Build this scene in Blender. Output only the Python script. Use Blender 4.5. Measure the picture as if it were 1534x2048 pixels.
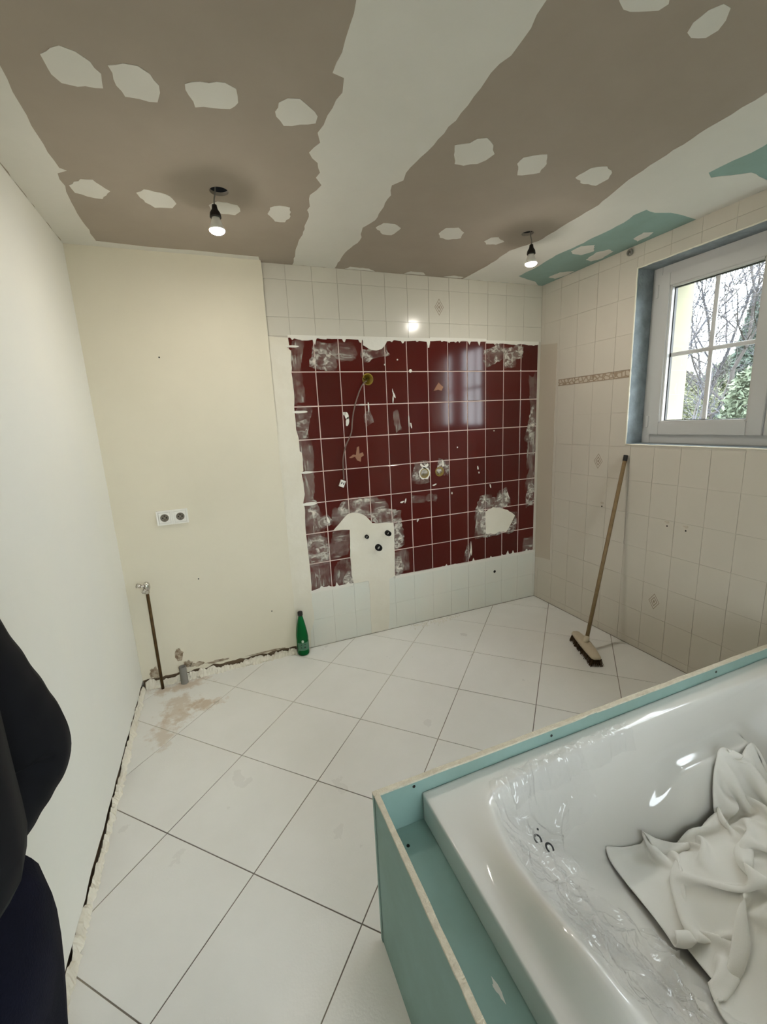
import bpy, bmesh, math, random
from mathutils import Vector, Matrix, noise
random.seed(7)
for o in list(bpy.data.objects): bpy.data.objects.remove(o)
SC = bpy.context.scene
COL = SC.collection

# ------------------------------------------------------------------ camera, world, exposure
CAMH = 1.476
cd = bpy.data.cameras.new('camera'); cam = bpy.data.objects.new('camera', cd); COL.objects.link(cam)
cd.sensor_fit = 'VERTICAL'; cd.sensor_height = 36.0; cd.lens = 857.0/2048*36.0
cd.clip_start = .02; cd.clip_end = 200
cam.matrix_world = Matrix(((.92763, .11968, -.35380, 0), (-.37051, .17539, -.91212, 0), (-.04711, .97720, .20704, CAMH), (0, 0, 0, 1)))
SC.camera = cam
W = bpy.data.worlds.new('overcast'); SC.world = W; W.use_nodes = True
W.node_tree.nodes['Background'].inputs[0].default_value = (.86, .95, 1.0, 1)
W.node_tree.nodes['Background'].inputs[1].default_value = 11.5
vs = SC.view_settings
vs.view_transform = 'Standard'; vs.look = 'None'; vs.exposure = 0.22; vs.gamma = 1.0; vs.use_curve_mapping = False
BULB = 500.0

# room (metres): camera stands at x=0, y=0
XL, XR, YB, ZC, YF = -.539, 2.3405, 2.667, 2.372, -1.6
YS = 2.637                         # face of the thicker plastered section left of the tiles
XS = .372                          # where that section ends

# ------------------------------------------------------------------ helpers
def lin(c):
    return tuple(((v/255)/12.92 if v/255 <= .04045 else ((v/255+.055)/1.055)**2.4) for v in c)
class N:
    def __init__(s, name):
        s.m = bpy.data.materials.new(name); s.m.use_nodes = True
        s.t = s.m.node_tree; s.b = s.t.nodes['Principled BSDF']; s.out = s.t.nodes['Material Output']
    def n(s, typ, **k):
        nd = s.t.nodes.new('ShaderNode'+typ)
        for a, v in k.items():
            if a.startswith('i_'):
                key = a[2:]; key = int(key) if key.isdigit() else key.replace('_', ' ')
                nd.inputs[key].default_value = v
            else: setattr(nd, a, v)
        return nd
    def l(s, a, b): s.t.links.new(a, b)
def c4(c): return (c[0], c[1], c[2], 1)
def plain(name, rgb, rough=.5, metal=0, coat=0, spec=.5, bump=0, bscale=60, var=0, vscale=3, rgb2=None, coords='Position', transmission=0, ior=1.45):
    k = N(name); b = k.b; col = lin(rgb)
    b.inputs['Base Color'].default_value = c4(col); b.inputs['Roughness'].default_value = rough
    b.inputs['Metallic'].default_value = metal; b.inputs['Coat Weight'].default_value = coat
    b.inputs['Specular IOR Level'].default_value = spec; b.inputs['IOR'].default_value = ior
    b.inputs['Transmission Weight'].default_value = transmission
    if coords == 'Position': vec = k.n('NewGeometry').outputs['Position']
    else: vec = k.n('TexCoord').outputs['Object']
    if rgb2:
        nz = k.n('TexNoise', i_Scale=vscale, i_Detail=6.0, i_Roughness=.6); k.l(vec, nz.inputs['Vector'])
        rp = k.n('ValToRGB'); rp.color_ramp.elements[0].position = .5-var; rp.color_ramp.elements[1].position = .5+var
        rp.color_ramp.elements[0].color = c4(col); rp.color_ramp.elements[1].color = c4(lin(rgb2))
        k.l(nz.outputs['Fac'], rp.inputs['Fac']); k.l(rp.outputs['Color'], b.inputs['Base Color'])
    if bump:
        nb = k.n('TexNoise', i_Scale=bscale, i_Detail=4.0); k.l(vec, nb.inputs['Vector'])
        bp = k.n('Bump', i_Strength=bump, i_Distance=.01); k.l(nb.outputs['Fac'], bp.inputs['Height']); k.l(bp.outputs['Normal'], b.inputs['Normal'])
    return k.m

M = {}
M['plaster_left'] = plain('painted plaster', (232, 231, 223), .75, rgb2=(236, 234, 223), var=.2, vscale=2.2, bump=.16, bscale=6)
M['plaster_back'] = plain('cream plaster', (226, 218, 197), .8, rgb2=(221, 213, 192), var=.2, vscale=2.5, bump=.16, bscale=7)
M['plaster_coat'] = plain('levelling plaster', (225, 218, 200), .85, rgb2=(230, 224, 208), var=.15, vscale=7, bump=.12, bscale=30)
M['plaster_grey'] = plain('old mortar', (186, 172, 150), .9, rgb2=(128, 108, 86), var=.1, vscale=26, bump=.6, bscale=80)
M['plaster_dark'] = plain('wall recess', (120, 100, 78), .95)
M['white_fill'] = plain('white filler', (230, 226, 215), .85, bump=.1, bscale=40)
M['lower_paint'] = plain('grey-white primed tile', (226, 222, 209), .42, rgb2=(221, 222, 211), var=.2, vscale=3.5)
M['white_tile'] = plain('white glazed tile', (213, 207, 192), .16, rgb2=(209, 203, 189), var=.25, vscale=4)
M['right_tile'] = plain('primed white tile', (206, 198, 184), .33, rgb2=(202, 194, 180), var=.25, vscale=3)
M['beige_coat'] = plain('beige skim coat', (192, 180, 162), .6)
M['grout_white'] = plain('wall grout', (204, 196, 181), .9)
M['grout_red'] = plain('grout between red tiles', (228, 204, 192), .85)
M['board_brown'] = plain('brown plasterboard paper', (172, 160, 146), .9, rgb2=(167, 155, 141), var=.2, vscale=5)
M['board_green'] = plain('green plasterboard paper', (149, 178, 171), .75, rgb2=(140, 166, 156), var=.2, vscale=6)
M['board_core'] = plain('gypsum core', (228, 219, 198), .95, rgb2=(216, 206, 184), var=.15, vscale=70, bump=.5, bscale=260)
M['compound'] = plain('joint compound', (224, 221, 212), .9, rgb2=(229, 226, 217), var=.2, vscale=4, bump=.06, bscale=30)
M['cavity'] = plain('dark void', (30, 25, 20), .9)
M['pvc'] = plain('white window plastic', (196, 194, 190), .4)
M['reveal'] = plain('grey cement reveal', (150, 158, 162), .85, rgb2=(128, 136, 138), var=.15, vscale=14, bump=.4, bscale=60)
M['bead'] = plain('white corner bead', (238, 232, 214), .6, bump=.5, bscale=50)
M['facade'] = plain('cream facade render', (150, 146, 124), .9)
M['tub'] = plain('white sanitary acrylic', (226, 224, 218), .1, coat=.5)
M['cloth'] = plain('white cotton', (240, 238, 231), .95, bump=.12, bscale=900)
M['black'] = plain('black plastic', (26, 22, 18), .5)
M['hole'] = plain('black hole', (14, 12, 10), .9)
M['chrome'] = plain('chrome', (200, 196, 188), .18, metal=1)
M['copper'] = plain('tarnished pipe', (92, 70, 36), .45, metal=.6, rgb2=(66, 48, 24), var=.2, vscale=30)
M['pvc_grey'] = plain('grey drain plastic', (128, 124, 116), .45)
M['outlet'] = plain('white outlet plastic', (240, 237, 228), .35)
M['outlet_in'] = plain('outlet recess', (112, 104, 92), .5)
M['wood'] = plain('raw broom wood', (138, 114, 80), .6, rgb2=(118, 95, 64), var=.25, vscale=40)
M['broom_block'] = plain('cream broom block', (196, 182, 158), .5)
M['bristle'] = plain('brown bristles', (78, 60, 40), .9)
M['yellow_box'] = plain('yellow box plastic', (166, 136, 34), .5, rgb2=(112, 92, 24), var=.2, vscale=40)
M['cable'] = plain('grey cable', (116, 98, 86), .5)
M['jacket'] = plain('black quilted nylon', (11, 12, 16), .75, spec=.2, rgb2=(16, 17, 22), var=.2, vscale=12)
M['trousers'] = plain('navy work trousers', (18, 20, 36), .95, spec=.15, rgb2=(13, 15, 26), var=.2, vscale=10, bump=.2, bscale=300)
M['skin'] = plain('skin', (200, 156, 130), .55)
M['hair'] = plain('dark hair', (48, 36, 28), .7)
M['shoe'] = plain('brown shoe leather', (60, 48, 38), .6)
M['paint_streak'] = plain('dried paint', (150, 152, 160), .8)
M['ink'] = plain('black print', (30, 32, 32), .6)
M['motif'] = plain('grey-brown tile print', (150, 134, 114), .3)
M['motif_red'] = plain('old adhesive', (150, 108, 84), .8)
M['bark'] = plain('grey bark', (78, 78, 84), .9)
M['bark2'] = plain('brown bark', (84, 80, 78), .9)
M['leaf1'] = plain('evergreen leaf', (80, 92, 76), .8, rgb2=(100, 108, 88), var=.2, vscale=3)
M['leaf2'] = plain('blue green conifer', (80, 96, 88), .8, rgb2=(100, 114, 102), var=.2, vscale=3)
M['leaf3'] = plain('olive hedge leaf', (92, 100, 78), .7, rgb2=(116, 116, 90), var=.2, vscale=3)
M['lawn'] = plain('grass', (46, 54, 34), .9, rgb2=(40, 46, 28), var=.2, vscale=1)

def red_mat():
    k = N('dark red glazed tile'); b = k.b
    g = k.n('NewGeometry'); oi = k.n('ObjectInfo')
    mx = k.n('MixRGB'); mx.inputs[1].default_value = c4(lin((74, 25, 21))); mx.inputs[2].default_value = c4(lin((86, 30, 25)))
    k.l(oi.outputs['Random'], mx.inputs['Fac']); k.l(mx.outputs['Color'], b.inputs['Base Color'])
    b.inputs['Roughness'].default_value = .10; b.inputs['Specular IOR Level'].default_value = .35
    return k.m
M['red'] = red_mat()
def floor_mat():
    k = N('pale floor tile'); b = k.b
    pos = k.n('NewGeometry').outputs['Position']
    n1 = k.n('TexNoise', i_Scale=2.2, i_Detail=7.0, i_Roughness=.6); k.l(pos, n1.inputs['Vector'])
    rp = k.n('ValToRGB'); rp.color_ramp.elements[0].position = .3; rp.color_ramp.elements[1].position = .7
    rp.color_ramp.elements[0].color = c4(lin((230, 228, 222))); rp.color_ramp.elements[1].color = c4(lin((238, 236, 231)))
    k.l(n1.outputs['Fac'], rp.inputs['Fac'])
    # dried muddy puddle stains spread by the waste pipe, with ragged edges of their own
    last = rp.outputs['Color']
    for (x, y, rx, ry, amt) in ((-.33, 2.36, .10, .15, .6), (-.21, 2.33, .12, .05, .8), (-.40, 2.18, .07, .12, .55), (-.34, 2.58, .18, .06, .7)):
        mp = k.n('Mapping', vector_type='POINT'); mp.inputs['Location'].default_value = (-x/rx, -y/ry, 0); mp.inputs['Scale'].default_value = (1/rx, 1/ry, 0)
        k.l(pos, mp.inputs['Vector'])
        ln = k.n('VectorMath', operation='LENGTH'); k.l(mp.outputs['Vector'], ln.inputs[0])
        nz = k.n('TexNoise', i_Scale=17.0, i_Detail=6.0, i_Roughness=.7); k.l(pos, nz.inputs['Vector'])
        ad = k.n('Math', operation='MULTIPLY_ADD'); ad.inputs[1].default_value = 3.6; ad.inputs[2].default_value = -1.7
        k.l(nz.outputs['Fac'], ad.inputs[0])
        sm = k.n('Math', operation='ADD'); k.l(ln.outputs['Value'], sm.inputs[0]); k.l(ad.outputs[0], sm.inputs[1])
        mr = k.n('MapRange', i_From_Min=.5, i_From_Max=1.15, i_To_Min=amt, i_To_Max=0.0); k.l(sm.outputs[0], mr.inputs['Value'])
        mx = k.n('MixRGB'); mx.inputs[2].default_value = c4(lin((198, 176, 150)))
        k.l(mr.outputs[0], mx.inputs['Fac']); k.l(last, mx.inputs[1]); last = mx.outputs['Color']
    k.l(last, b.inputs['Base Color'])
    n2 = k.n('TexNoise', i_Scale=5.0, i_Detail=5.0); k.l(pos, n2.inputs['Vector'])
    r2 = k.n('MapRange', i_From_Min=.3, i_From_Max=.7, i_To_Min=.27, i_To_Max=.35); k.l(n2.outputs['Fac'], r2.inputs['Value']); k.l(r2.outputs[0], b.inputs['Roughness'])
    n3 = k.n('TexNoise', i_Scale=150.0, i_Detail=2.0); k.l(pos, n3.inputs['Vector'])
    bp = k.n('Bump', i_Strength=.05, i_Distance=.01); k.l(n3.outputs['Fac'], bp.inputs['Height']); k.l(bp.outputs['Normal'], b.inputs['Normal'])
    return k.m
M['floor'] = floor_mat()
def grout_floor():
    k = N('floor grout'); pos = k.n('NewGeometry').outputs['Position']
    nz = k.n('TexNoise', i_Scale=2.0, i_Detail=3.0); k.l(pos, nz.inputs['Vector'])
    rp = k.n('ValToRGB'); rp.color_ramp.elements[0].position = .38; rp.color_ramp.elements[1].position = .62
    rp.color_ramp.elements[0].color = c4(lin((112, 104, 96))); rp.color_ramp.elements[1].color = c4(lin((158, 148, 134)))
    k.l(nz.outputs['Fac'], rp.inputs['Fac']); k.b.inputs['Roughness'].default_value = .9
    # joints along the left and back of the room are packed with pale plaster dust
    sp = k.n('SeparateXYZ'); k.l(pos, sp.inputs[0])
    a = k.n('MapRange', i_From_Min=1.65, i_From_Max=2.05, i_To_Min=0.0, i_To_Max=.85); k.l(sp.outputs['Y'], a.inputs['Value'])
    b2 = k.n('MapRange', i_From_Min=1.1, i_From_Max=1.7, i_To_Min=1.0, i_To_Max=.25); k.l(sp.outputs['X'], b2.inputs['Value'])
    mu = k.n('Math', operation='MULTIPLY'); k.l(a.outputs[0], mu.inputs[0]); k.l(b2.outputs[0], mu.inputs[1])
    mx = k.n('MixRGB'); mx.inputs[2].default_value = c4(lin((206, 199, 184))); k.l(mu.outputs[0], mx.inputs['Fac']); k.l(rp.outputs['Color'], mx.inputs[1]); k.l(mx.outputs['Color'], k.b.inputs['Base Color'])
    return k.m
M['grout_floor'] = grout_floor()
def glass_mat(name, gloss_min, tint=(1, 1, 1), diffuse=0, rough=0.0):
    k = N(name); t = k.t
    tr = k.n('BsdfTransparent'); tr.inputs[0].default_value = c4(tint)
    gl = k.n('BsdfGlossy'); gl.inputs['Roughness'].default_value = rough
    lw = k.n('LayerWeight', i_Blend=.5); pw = k.n('Math', operation='POWER'); pw.inputs[1].default_value = 5.0; k.l(lw.outputs['Facing'], pw.inputs[0])
    mx = k.n('MixShader'); ad = k.n('Math', operation='MULTIPLY_ADD', use_clamp=True); ad.inputs[1].default_value = .9; ad.inputs[2].default_value = gloss_min
    k.l(pw.outputs[0], ad.inputs[0]); k.l(ad.outputs[0], mx.inputs['Fac']); k.l(tr.outputs[0], mx.inputs[1]); k.l(gl.outputs[0], mx.inputs[2])
    last = mx.outputs[0]
    if diffuse:
        df = k.n('BsdfDiffuse'); df.inputs[0].default_value = (.85, .86, .86, 1)
        m2 = k.n('MixShader'); m2.inputs['Fac'].default_value = diffuse; k.l(last, m2.inputs[1]); k.l(df.outputs[0], m2.inputs[2]); last = m2.outputs[0]
    k.l(last, k.out.inputs['Surface'])
    return k.m
M['glass'] = glass_mat('window glass', .03)
M['film'] = glass_mat('clear plastic film', .06, diffuse=.06, rough=.025)
M['bottle'] = glass_mat('green bottle plastic', .02, tint=(.06, .40, .16), diffuse=0, rough=.05)
def bottle_mat():
    k = N('green bottle plastic'); b = k.b
    b.inputs['Base Color'].default_value = c4(lin((18, 120, 62))); b.inputs['Roughness'].default_value = .08
    b.inputs['Transmission Weight'].default_value = .45; b.inputs['IOR'].default_value = 1.2
    return k.m
M['bottle'] = bottle_mat()
def emit(name, col, s):
    k = N(name); k.b.inputs['Base Color'].default_value = c4(col); k.b.inputs['Emission Color'].default_value = c4(col); k.b.inputs['Emission Strength'].default_value = s
    return k.m
M['lamp'] = emit('lit bulb dome', (1.0, .94, .84), BULB)
def smear_mat(name, lo, hi, sx, sy, haze=.15):
    k = N(name); k.b.inputs['Base Color'].default_value = c4(lin((228, 221, 208))); k.b.inputs['Roughness'].default_value = .85
    tc = k.n('TexCoord'); pos = k.n('NewGeometry').outputs['Position']
    mp = k.n('Mapping'); mp.inputs['Scale'].default_value = (sx, 1, sy); k.l(pos, mp.inputs['Vector'])
    nz = k.n('TexNoise', i_Scale=1.0, i_Detail=7.0, i_Roughness=.65, i_Distortion=.6); k.l(mp.outputs['Vector'], nz.inputs['Vector'])
    # soft fade towards the rim of each smear (Generated runs 0..1 over the piece)
    m2 = k.n('Mapping', vector_type='POINT'); m2.inputs['Location'].default_value = (-1, 0, -1); m2.inputs['Scale'].default_value = (2, 0, 2); k.l(tc.outputs['Generated'], m2.inputs['Vector'])
    ln = k.n('VectorMath', operation='LENGTH'); k.l(m2.outputs['Vector'], ln.inputs[0])
    fd = k.n('MapRange', i_From_Min=.75, i_From_Max=1.25, i_To_Min=1.0, i_To_Max=0.0); k.l(ln.outputs['Value'], fd.inputs['Value'])
    mr = k.n('MapRange', i_From_Min=lo, i_From_Max=hi, i_To_Min=haze, i_To_Max=.92); k.l(nz.outputs['Fac'], mr.inputs['Value'])
    n2 = k.n('TexNoise', i_Scale=14.0, i_Detail=3.0); k.l(pos, n2.inputs['Vector'])
    m3 = k.n('MapRange', i_From_Min=.38, i_From_Max=.55, i_To_Min=.25, i_To_Max=1.0); k.l(n2.outputs['Fac'], m3.inputs['Value'])
    mu = k.n('Math', operation='MULTIPLY'); k.l(mr.outputs[0], mu.inputs[0]); k.l(fd.outputs[0], mu.inputs[1])
    m4 = k.n('Math', operation='MULTIPLY'); k.l(mu.outputs[0], m4.inputs[0]); k.l(m3.outputs[0], m4.inputs[1])
    k.l(m4.outputs[0], k.b.inputs['Alpha'])
    return k.m
M['smear_h'] = smear_mat('thin plaster smear', .52, .80, 12, 60, .16)
M['smear_v'] = smear_mat('thin plaster streaks', .52, .80, 60, 9, .16)
M['smear_d'] = smear_mat('thick plaster smear', .46, .66, 26, 34, .22)
def listel_mat():
    k = N('patterned border tile'); b = k.b; b.inputs['Roughness'].default_value = .25
    pos = k.n('NewGeometry').outputs['Position']
    sp = k.n('SeparateXYZ'); k.l(pos, sp.inputs[0])
    vo = k.n('TexVoronoi', feature='DISTANCE_TO_EDGE', i_Scale=34.0); k.l(pos, vo.inputs['Vector'])
    ramp = k.n('ValToRGB'); ramp.color_ramp.elements[0].position = .06; ramp.color_ramp.elements[1].position = .16
    ramp.color_ramp.elements[0].color = c4(lin((158, 140, 120))); ramp.color_ramp.elements[1].color = c4(lin((196, 184, 166)))
    k.l(vo.outputs['Distance'], ramp.inputs['Fac'])
    # two rule lines along the border
    s1 = k.n('Math', operation='SUBTRACT'); s1.inputs[1].default_value = 1.6835; k.l(sp.outputs['Z'], s1.inputs[0])
    ab = k.n('Math', operation='ABSOLUTE'); k.l(s1.outputs[0], ab.inputs[0])
    gt = k.n('Math', operation='GREATER_THAN'); gt.inputs[1].default_value = .0175; k.l(ab.outputs[0], gt.inputs[0])
    mx = k.n('MixRGB'); mx.inputs[2].default_value = c4(lin((152, 134, 114))); k.l(gt.outputs[0], mx.inputs['Fac']); k.l(ramp.outputs['Color'], mx.inputs[1])
    k.l(mx.outputs['Color'], b.inputs['Base Color'])
    return k.m
M['listel'] = listel_mat()

def link(name, me, mat=None, parent=None):
    o = bpy.data.objects.new(name, me); COL.objects.link(o)
    if mat is not None and not me.materials: me.materials.append(M[mat])
    if parent is not None: o.parent = parent
    return o
def mesh(verts, faces, smooth=False):
    me = bpy.data.meshes.new('m'); me.from_pydata([tuple(v) for v in verts], [], faces); me.validate(); me.update()
    if smooth: me.polygons.foreach_set('use_smooth', [True]*len(me.polygons))
    return me
def fixn(me):
    bm = bmesh.new(); bm.from_mesh(me); bmesh.ops.recalc_face_normals(bm, faces=bm.faces); bm.to_mesh(me); bm.free(); return me
def obj(name, verts, faces, mat, parent=None, smooth=False, fix=True):
    me = mesh(verts, faces, smooth)
    if fix: fixn(me)
    return link(name, me, mat, parent)
def tag(o, label, cat, group=None):
    o['label'] = label; o['category'] = cat
    if group: o['group'] = group
    return o
def struct(o): o['kind'] = 'structure'; return o
def empty(name, loc):
    o = bpy.data.objects.new(name, None); COL.objects.link(o); o.location = loc; o.empty_display_size = .1
    return o
def bx(x0, x1, y0, y1, z0, z1):
    v = [(x, y, z) for x in (x0, x1) for y in (y0, y1) for z in (z0, z1)]
    f = [(0, 1, 3, 2), (4, 6, 7, 5), (0, 4, 5, 1), (2, 3, 7, 6), (0, 2, 6, 4), (1, 5, 7, 3)]
    return v, f
def join(*parts):
    V, F = [], []
    for v, f in parts:
        n = len(V); V += list(v); F += [tuple(i+n for i in q) for q in f]
    return V, F
def off(vf, d): return [(x+d[0], y+d[1], z+d[2]) for x, y, z in vf[0]], vf[1]
def box(name, b, mat, parent=None, bevel=0, seg=2):
    v, f = bx(*b); me = fixn(mesh(v, f))
    if bevel:
        bm = bmesh.new(); bm.from_mesh(me); bmesh.ops.bevel(bm, geom=bm.edges[:], offset=bevel, segments=seg, affect='EDGES', profile=.5); bm.to_mesh(me); bm.free()
    return link(name, me, mat, parent)
def lathe(prof, n=24, c=(0, 0, 0), cap=True):
    V, F = [], []
    for r, z in prof:
        for k in range(n):
            a = 2*math.pi*k/n; V.append((c[0]+r*math.cos(a), c[1]+r*math.sin(a), c[2]+z))
    for i in range(len(prof)-1):
        for k in range(n):
            F.append((i*n+k, i*n+(k+1) % n, (i+1)*n+(k+1) % n, (i+1)*n+k))
    if cap: F.append(tuple(range(n))[::-1]); F.append(tuple(range((len(prof)-1)*n, len(prof)*n)))
    return V, F
def tube(pts, rads, n=8, cap=True):
    pts = [Vector(p) for p in pts]; V, F = [], []
    if not isinstance(rads, (list, tuple)): rads = [rads]*len(pts)
    up = Vector((0, 0, 1)); prev = None
    for i, p in enumerate(pts):
        d = (pts[min(i+1, len(pts)-1)]-pts[max(i-1, 0)]).normalized()
        if prev is None:
            a = d.cross(up if abs(d.z) < .9 else Vector((1, 0, 0))).normalized()
        else:
            a = (prev-d*prev.dot(d)).normalized()
        prev = a; b = d.cross(a)
        for k in range(n):
            t = 2*math.pi*k/n; V.append(tuple(p+(a*math.cos(t)+b*math.sin(t))*rads[i]))
    for i in range(len(pts)-1):
        for k in range(n): F.append((i*n+k, i*n+(k+1) % n, (i+1)*n+(k+1) % n, (i+1)*n+k))
    if cap: F.append(tuple(range(n))[::-1]); F.append(tuple(range((len(pts)-1)*n, len(pts)*n)))
    return V, F
def smoothpts(pts, k=6):
    P = [Vector(p) for p in pts]; out = []
    for i in range(len(P)-1):
        a, b, c, d = P[max(i-1, 0)], P[i], P[i+1], P[min(i+2, len(P)-1)]
        for j in range(k):
            t = j/k; out.append(.5*((2*b)+(c-a)*t+(2*a-5*b+4*c-d)*t*t+(3*b-a-3*c+d)*t**3))
    out.append(P[-1]); return out
def jag(poly, amp, step, seed=0, closed=True):
    """Break straight runs of an outline into short uneven strokes."""
    rnd = random.Random(seed); out = []
    n = len(poly)
    for i in range(n if closed else n-1):
        a, b = Vector(poly[i]), Vector(poly[(i+1) % n]); L = (b-a).length; m = max(1, int(L/step))
        for j in range(m):
            p = a+(b-a)*(j/m)
            nrm = Vector((-(b-a).y, (b-a).x)).normalized() if L > 0 else Vector((0, 0))
            out.append(tuple(p+nrm*rnd.uniform(-amp, amp)*(0 if j == 0 else 1)))
    if not closed: out.append(tuple(poly[-1]))
    return out
def fill(poly, holes, f3):
    """Triangulate a 2D outline with holes; f3 maps (u,v)->(x,y,z)."""
    bm = bmesh.new(); es = []
    for loop in [poly]+holes:
        vs_ = [bm.verts.new((p[0], p[1], 0)) for p in loop]
        for i in range(len(vs_)): es.append(bm.edges.new((vs_[i], vs_[(i+1) % len(vs_)])))
    bmesh.ops.triangle_fill(bm, use_beauty=True, use_dissolve=False, edges=es)
    bm.verts.ensure_lookup_table()
    V = [f3(v.co.x, v.co.y) for v in bm.verts]; F = [tuple(v.index for v in f.verts) for f in bm.faces]
    bm.verts.index_update(); F = [tuple(v.index for v in f.verts) for f in bm.faces]
    bm.free(); return V, F
def slab(name, poly, holes, f0, f1, mat, parent=None):
    """Solid plate from an outline: f0 the show face, f1 the hidden face."""
    v0, F0 = fill(poly, holes, f0); v1, _ = fill(poly, holes, f1)
    n = len(v0); V = v0+v1; F = list(F0)+[tuple(i+n for i in f[::-1]) for f in F0]
    k = 0
    for loop in [poly]+holes:
        m = len(loop)
        for i in range(m): a, b = k+i, k+(i+1) % m; F.append((a, b, b+n, a+n))
        k += m
    return obj(name, V, F, mat, parent)
def clip(poly, x0, x1, y0, y1):
    def cut(P, ins, inter):
        out = []
        for i in range(len(P)):
            a, b = P[i-1], P[i]
            if ins(b):
                if not ins(a): out.append(inter(a, b))
                out.append(b)
            elif ins(a): out.append(inter(a, b))
        return out
    def ix(x): return lambda a, b: (x, a[1]+(b[1]-a[1])*(x-a[0])/(b[0]-a[0]))
    def iy(y): return lambda a, b: (a[0]+(b[0]-a[0])*(y-a[1])/(b[1]-a[1]), y)
    for ins, it in ((lambda p: p[0] >= x0, ix(x0)), (lambda p: p[0] <= x1, ix(x1)), (lambda p: p[1] >= y0, iy(y0)), (lambda p: p[1] <= y1, iy(y1))):
        if not poly: return []
        poly = cut(poly, ins, it)
    return poly
def area(P): return abs(sum(P[i-1][0]*P[i][1]-P[i][0]*P[i-1][1] for i in range(len(P))))/2
def cutby(o, vf):
    """Bore a real opening into a mesh (the cutter is removed again)."""
    c = obj('cutter', vf[0], vf[1], None)
    md = o.modifiers.new('b', 'BOOLEAN'); md.operation = 'DIFFERENCE'; md.object = c; md.solver = 'EXACT'
    bpy.context.view_layer.update()
    me = bpy.data.meshes.new_from_object(o.evaluated_get(bpy.context.evaluated_depsgraph_get()))
    o.modifiers.clear(); o.data = me; bpy.data.objects.remove(c)
def circ(cx, cy, r, n=20): return [(cx+r*math.cos(2*math.pi*i/n), cy+r*math.sin(2*math.pi*i/n)) for i in range(n)]
def sst(a, b, x):
    t = max(0., min(1., (x-a)/(b-a))); return t*t*(3-2*t)

# ================================================================== FLOOR
floor = struct(box('floor', (XL-.1, XR+.1, YF-.1, YB+.1, -.06, -.0022), 'grout_floor'))
D = .577; g = .0042
for i in range(-4, 14):
    for j in range(-4, 14):
        for s in (0, .5):
            cx, cy = .248+D*(i-2.5+s), 1.560+D*(j-7+s)
            r = D/2-g*.7071
            P = clip([(cx-r, cy), (cx, cy-r), (cx+r, cy), (cx, cy+r)], XL+.003, XR-.004, YF+.003, YB-.004)
            if len(P) < 3 or area(P) < 1e-4: continue
            h = random.uniform(-.0004, .0004)
            slab('floor_tile', P, [], lambda u, v, h=h: (u, v, h), lambda u, v: (u, v, -.004), 'floor', floor)

# ================================================================== LEFT WALL + BACK-LEFT SECTION
wl = struct(box('wall_left', (XL-.12, XL-.014, YF, YB+.1, 0, ZC+.05), 'plaster_dark'))
nzw = lambda s, y: noise.noise(Vector((y*9, s, .3)))
# plaster coat with a broken lower edge where the skirting was torn off
lo = [(YF+(YS-YF)*i/150, .056+.010*noise.noise(Vector((i*.31, 2.2, 0)))+.004*noise.noise(Vector((i*1.3, 5, 0)))) for i in range(151)]
slab('plaster_coat', lo+[(YS, ZC), (YF, ZC)], [], lambda u, v: (XL, u, v), lambda u, v: (XL-.0145, u, v), 'plaster_left', wl)
def rough_strip(name, a, b, axis, face, sign, h, mat, seed, parent=None, n=110):
    V, F = [], []; prof = ((0, .022), (.35, .018), (.8, .012), (1, .004), (.55, -.001))
    for i in range(n+1):
        t = a+(b-a)*i/n
        hh = h*(.70+.42*noise.noise(Vector((t*7, seed, 0)))+.30*noise.noise(Vector((t*31, seed, 3)))+.22*noise.noise(Vector((t*85, seed, 5))))
        for (u, d) in prof:
            dd = sign*(d*(.40+.9*abs(noise.noise(Vector((t*12, u*3, seed))))+.7*abs(noise.noise(Vector((t*55, u*6, seed)))))-(.012*max(0, noise.noise(Vector((t*6, seed, 9)))+.05) if u == 1 else 0))
            V.append((face+dd, t, hh*u) if axis == 'y' else (t, face+dd, hh*u))
    m = len(prof)
    for i in range(n):
        for k in range(m-1): F.append((i*m+k, i*m+k+1, (i+1)*m+k+1, (i+1)*m+k))
    return obj(name, V, F, mat, parent)
struct(rough_strip('baseboard_left', YF, YS-.003, 'y', XL-.004, 1, .048, 'plaster_coat', 1.7, n=520))
# thicker plastered section of the back wall, left of the tiling
wb = struct(box('wall_back', (XL-.12, XR+.15, YB+.0025, YB+.14, 0, ZC+.05), 'grout_white'))
lo = [(XL+(XS-XL)*i/60, .054+.014*noise.noise(Vector((i*.33, 7.2, 0)))+.004*noise.noise(Vector((i*1.3, 9, 0)))) for i in range(61)]
ragx = [(XS+.004*noise.noise(Vector((i*.5, 1, 4)))+.002*noise.noise(Vector((i*1.7, 1, 8))), lo[-1][1]+(ZC-lo[-1][1])*i/60) for i in range(1, 61)]
sec = slab('plaster_coat', lo+ragx+[(XL, ZC)], [], lambda u, v: (u, YS, v), lambda u, v: (u, YB+.003, v), 'plaster_back', wb)
box('plaster_backing', (XL, XS-.01, YS+.016, YB+.003, 0, .08), 'plaster_dark', wb)
struct(rough_strip('baseboard_back', XL+.012, XS-.012, 'x', YS+.004, -1, .056, 'plaster_coat', 4.4, n=170))
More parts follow.
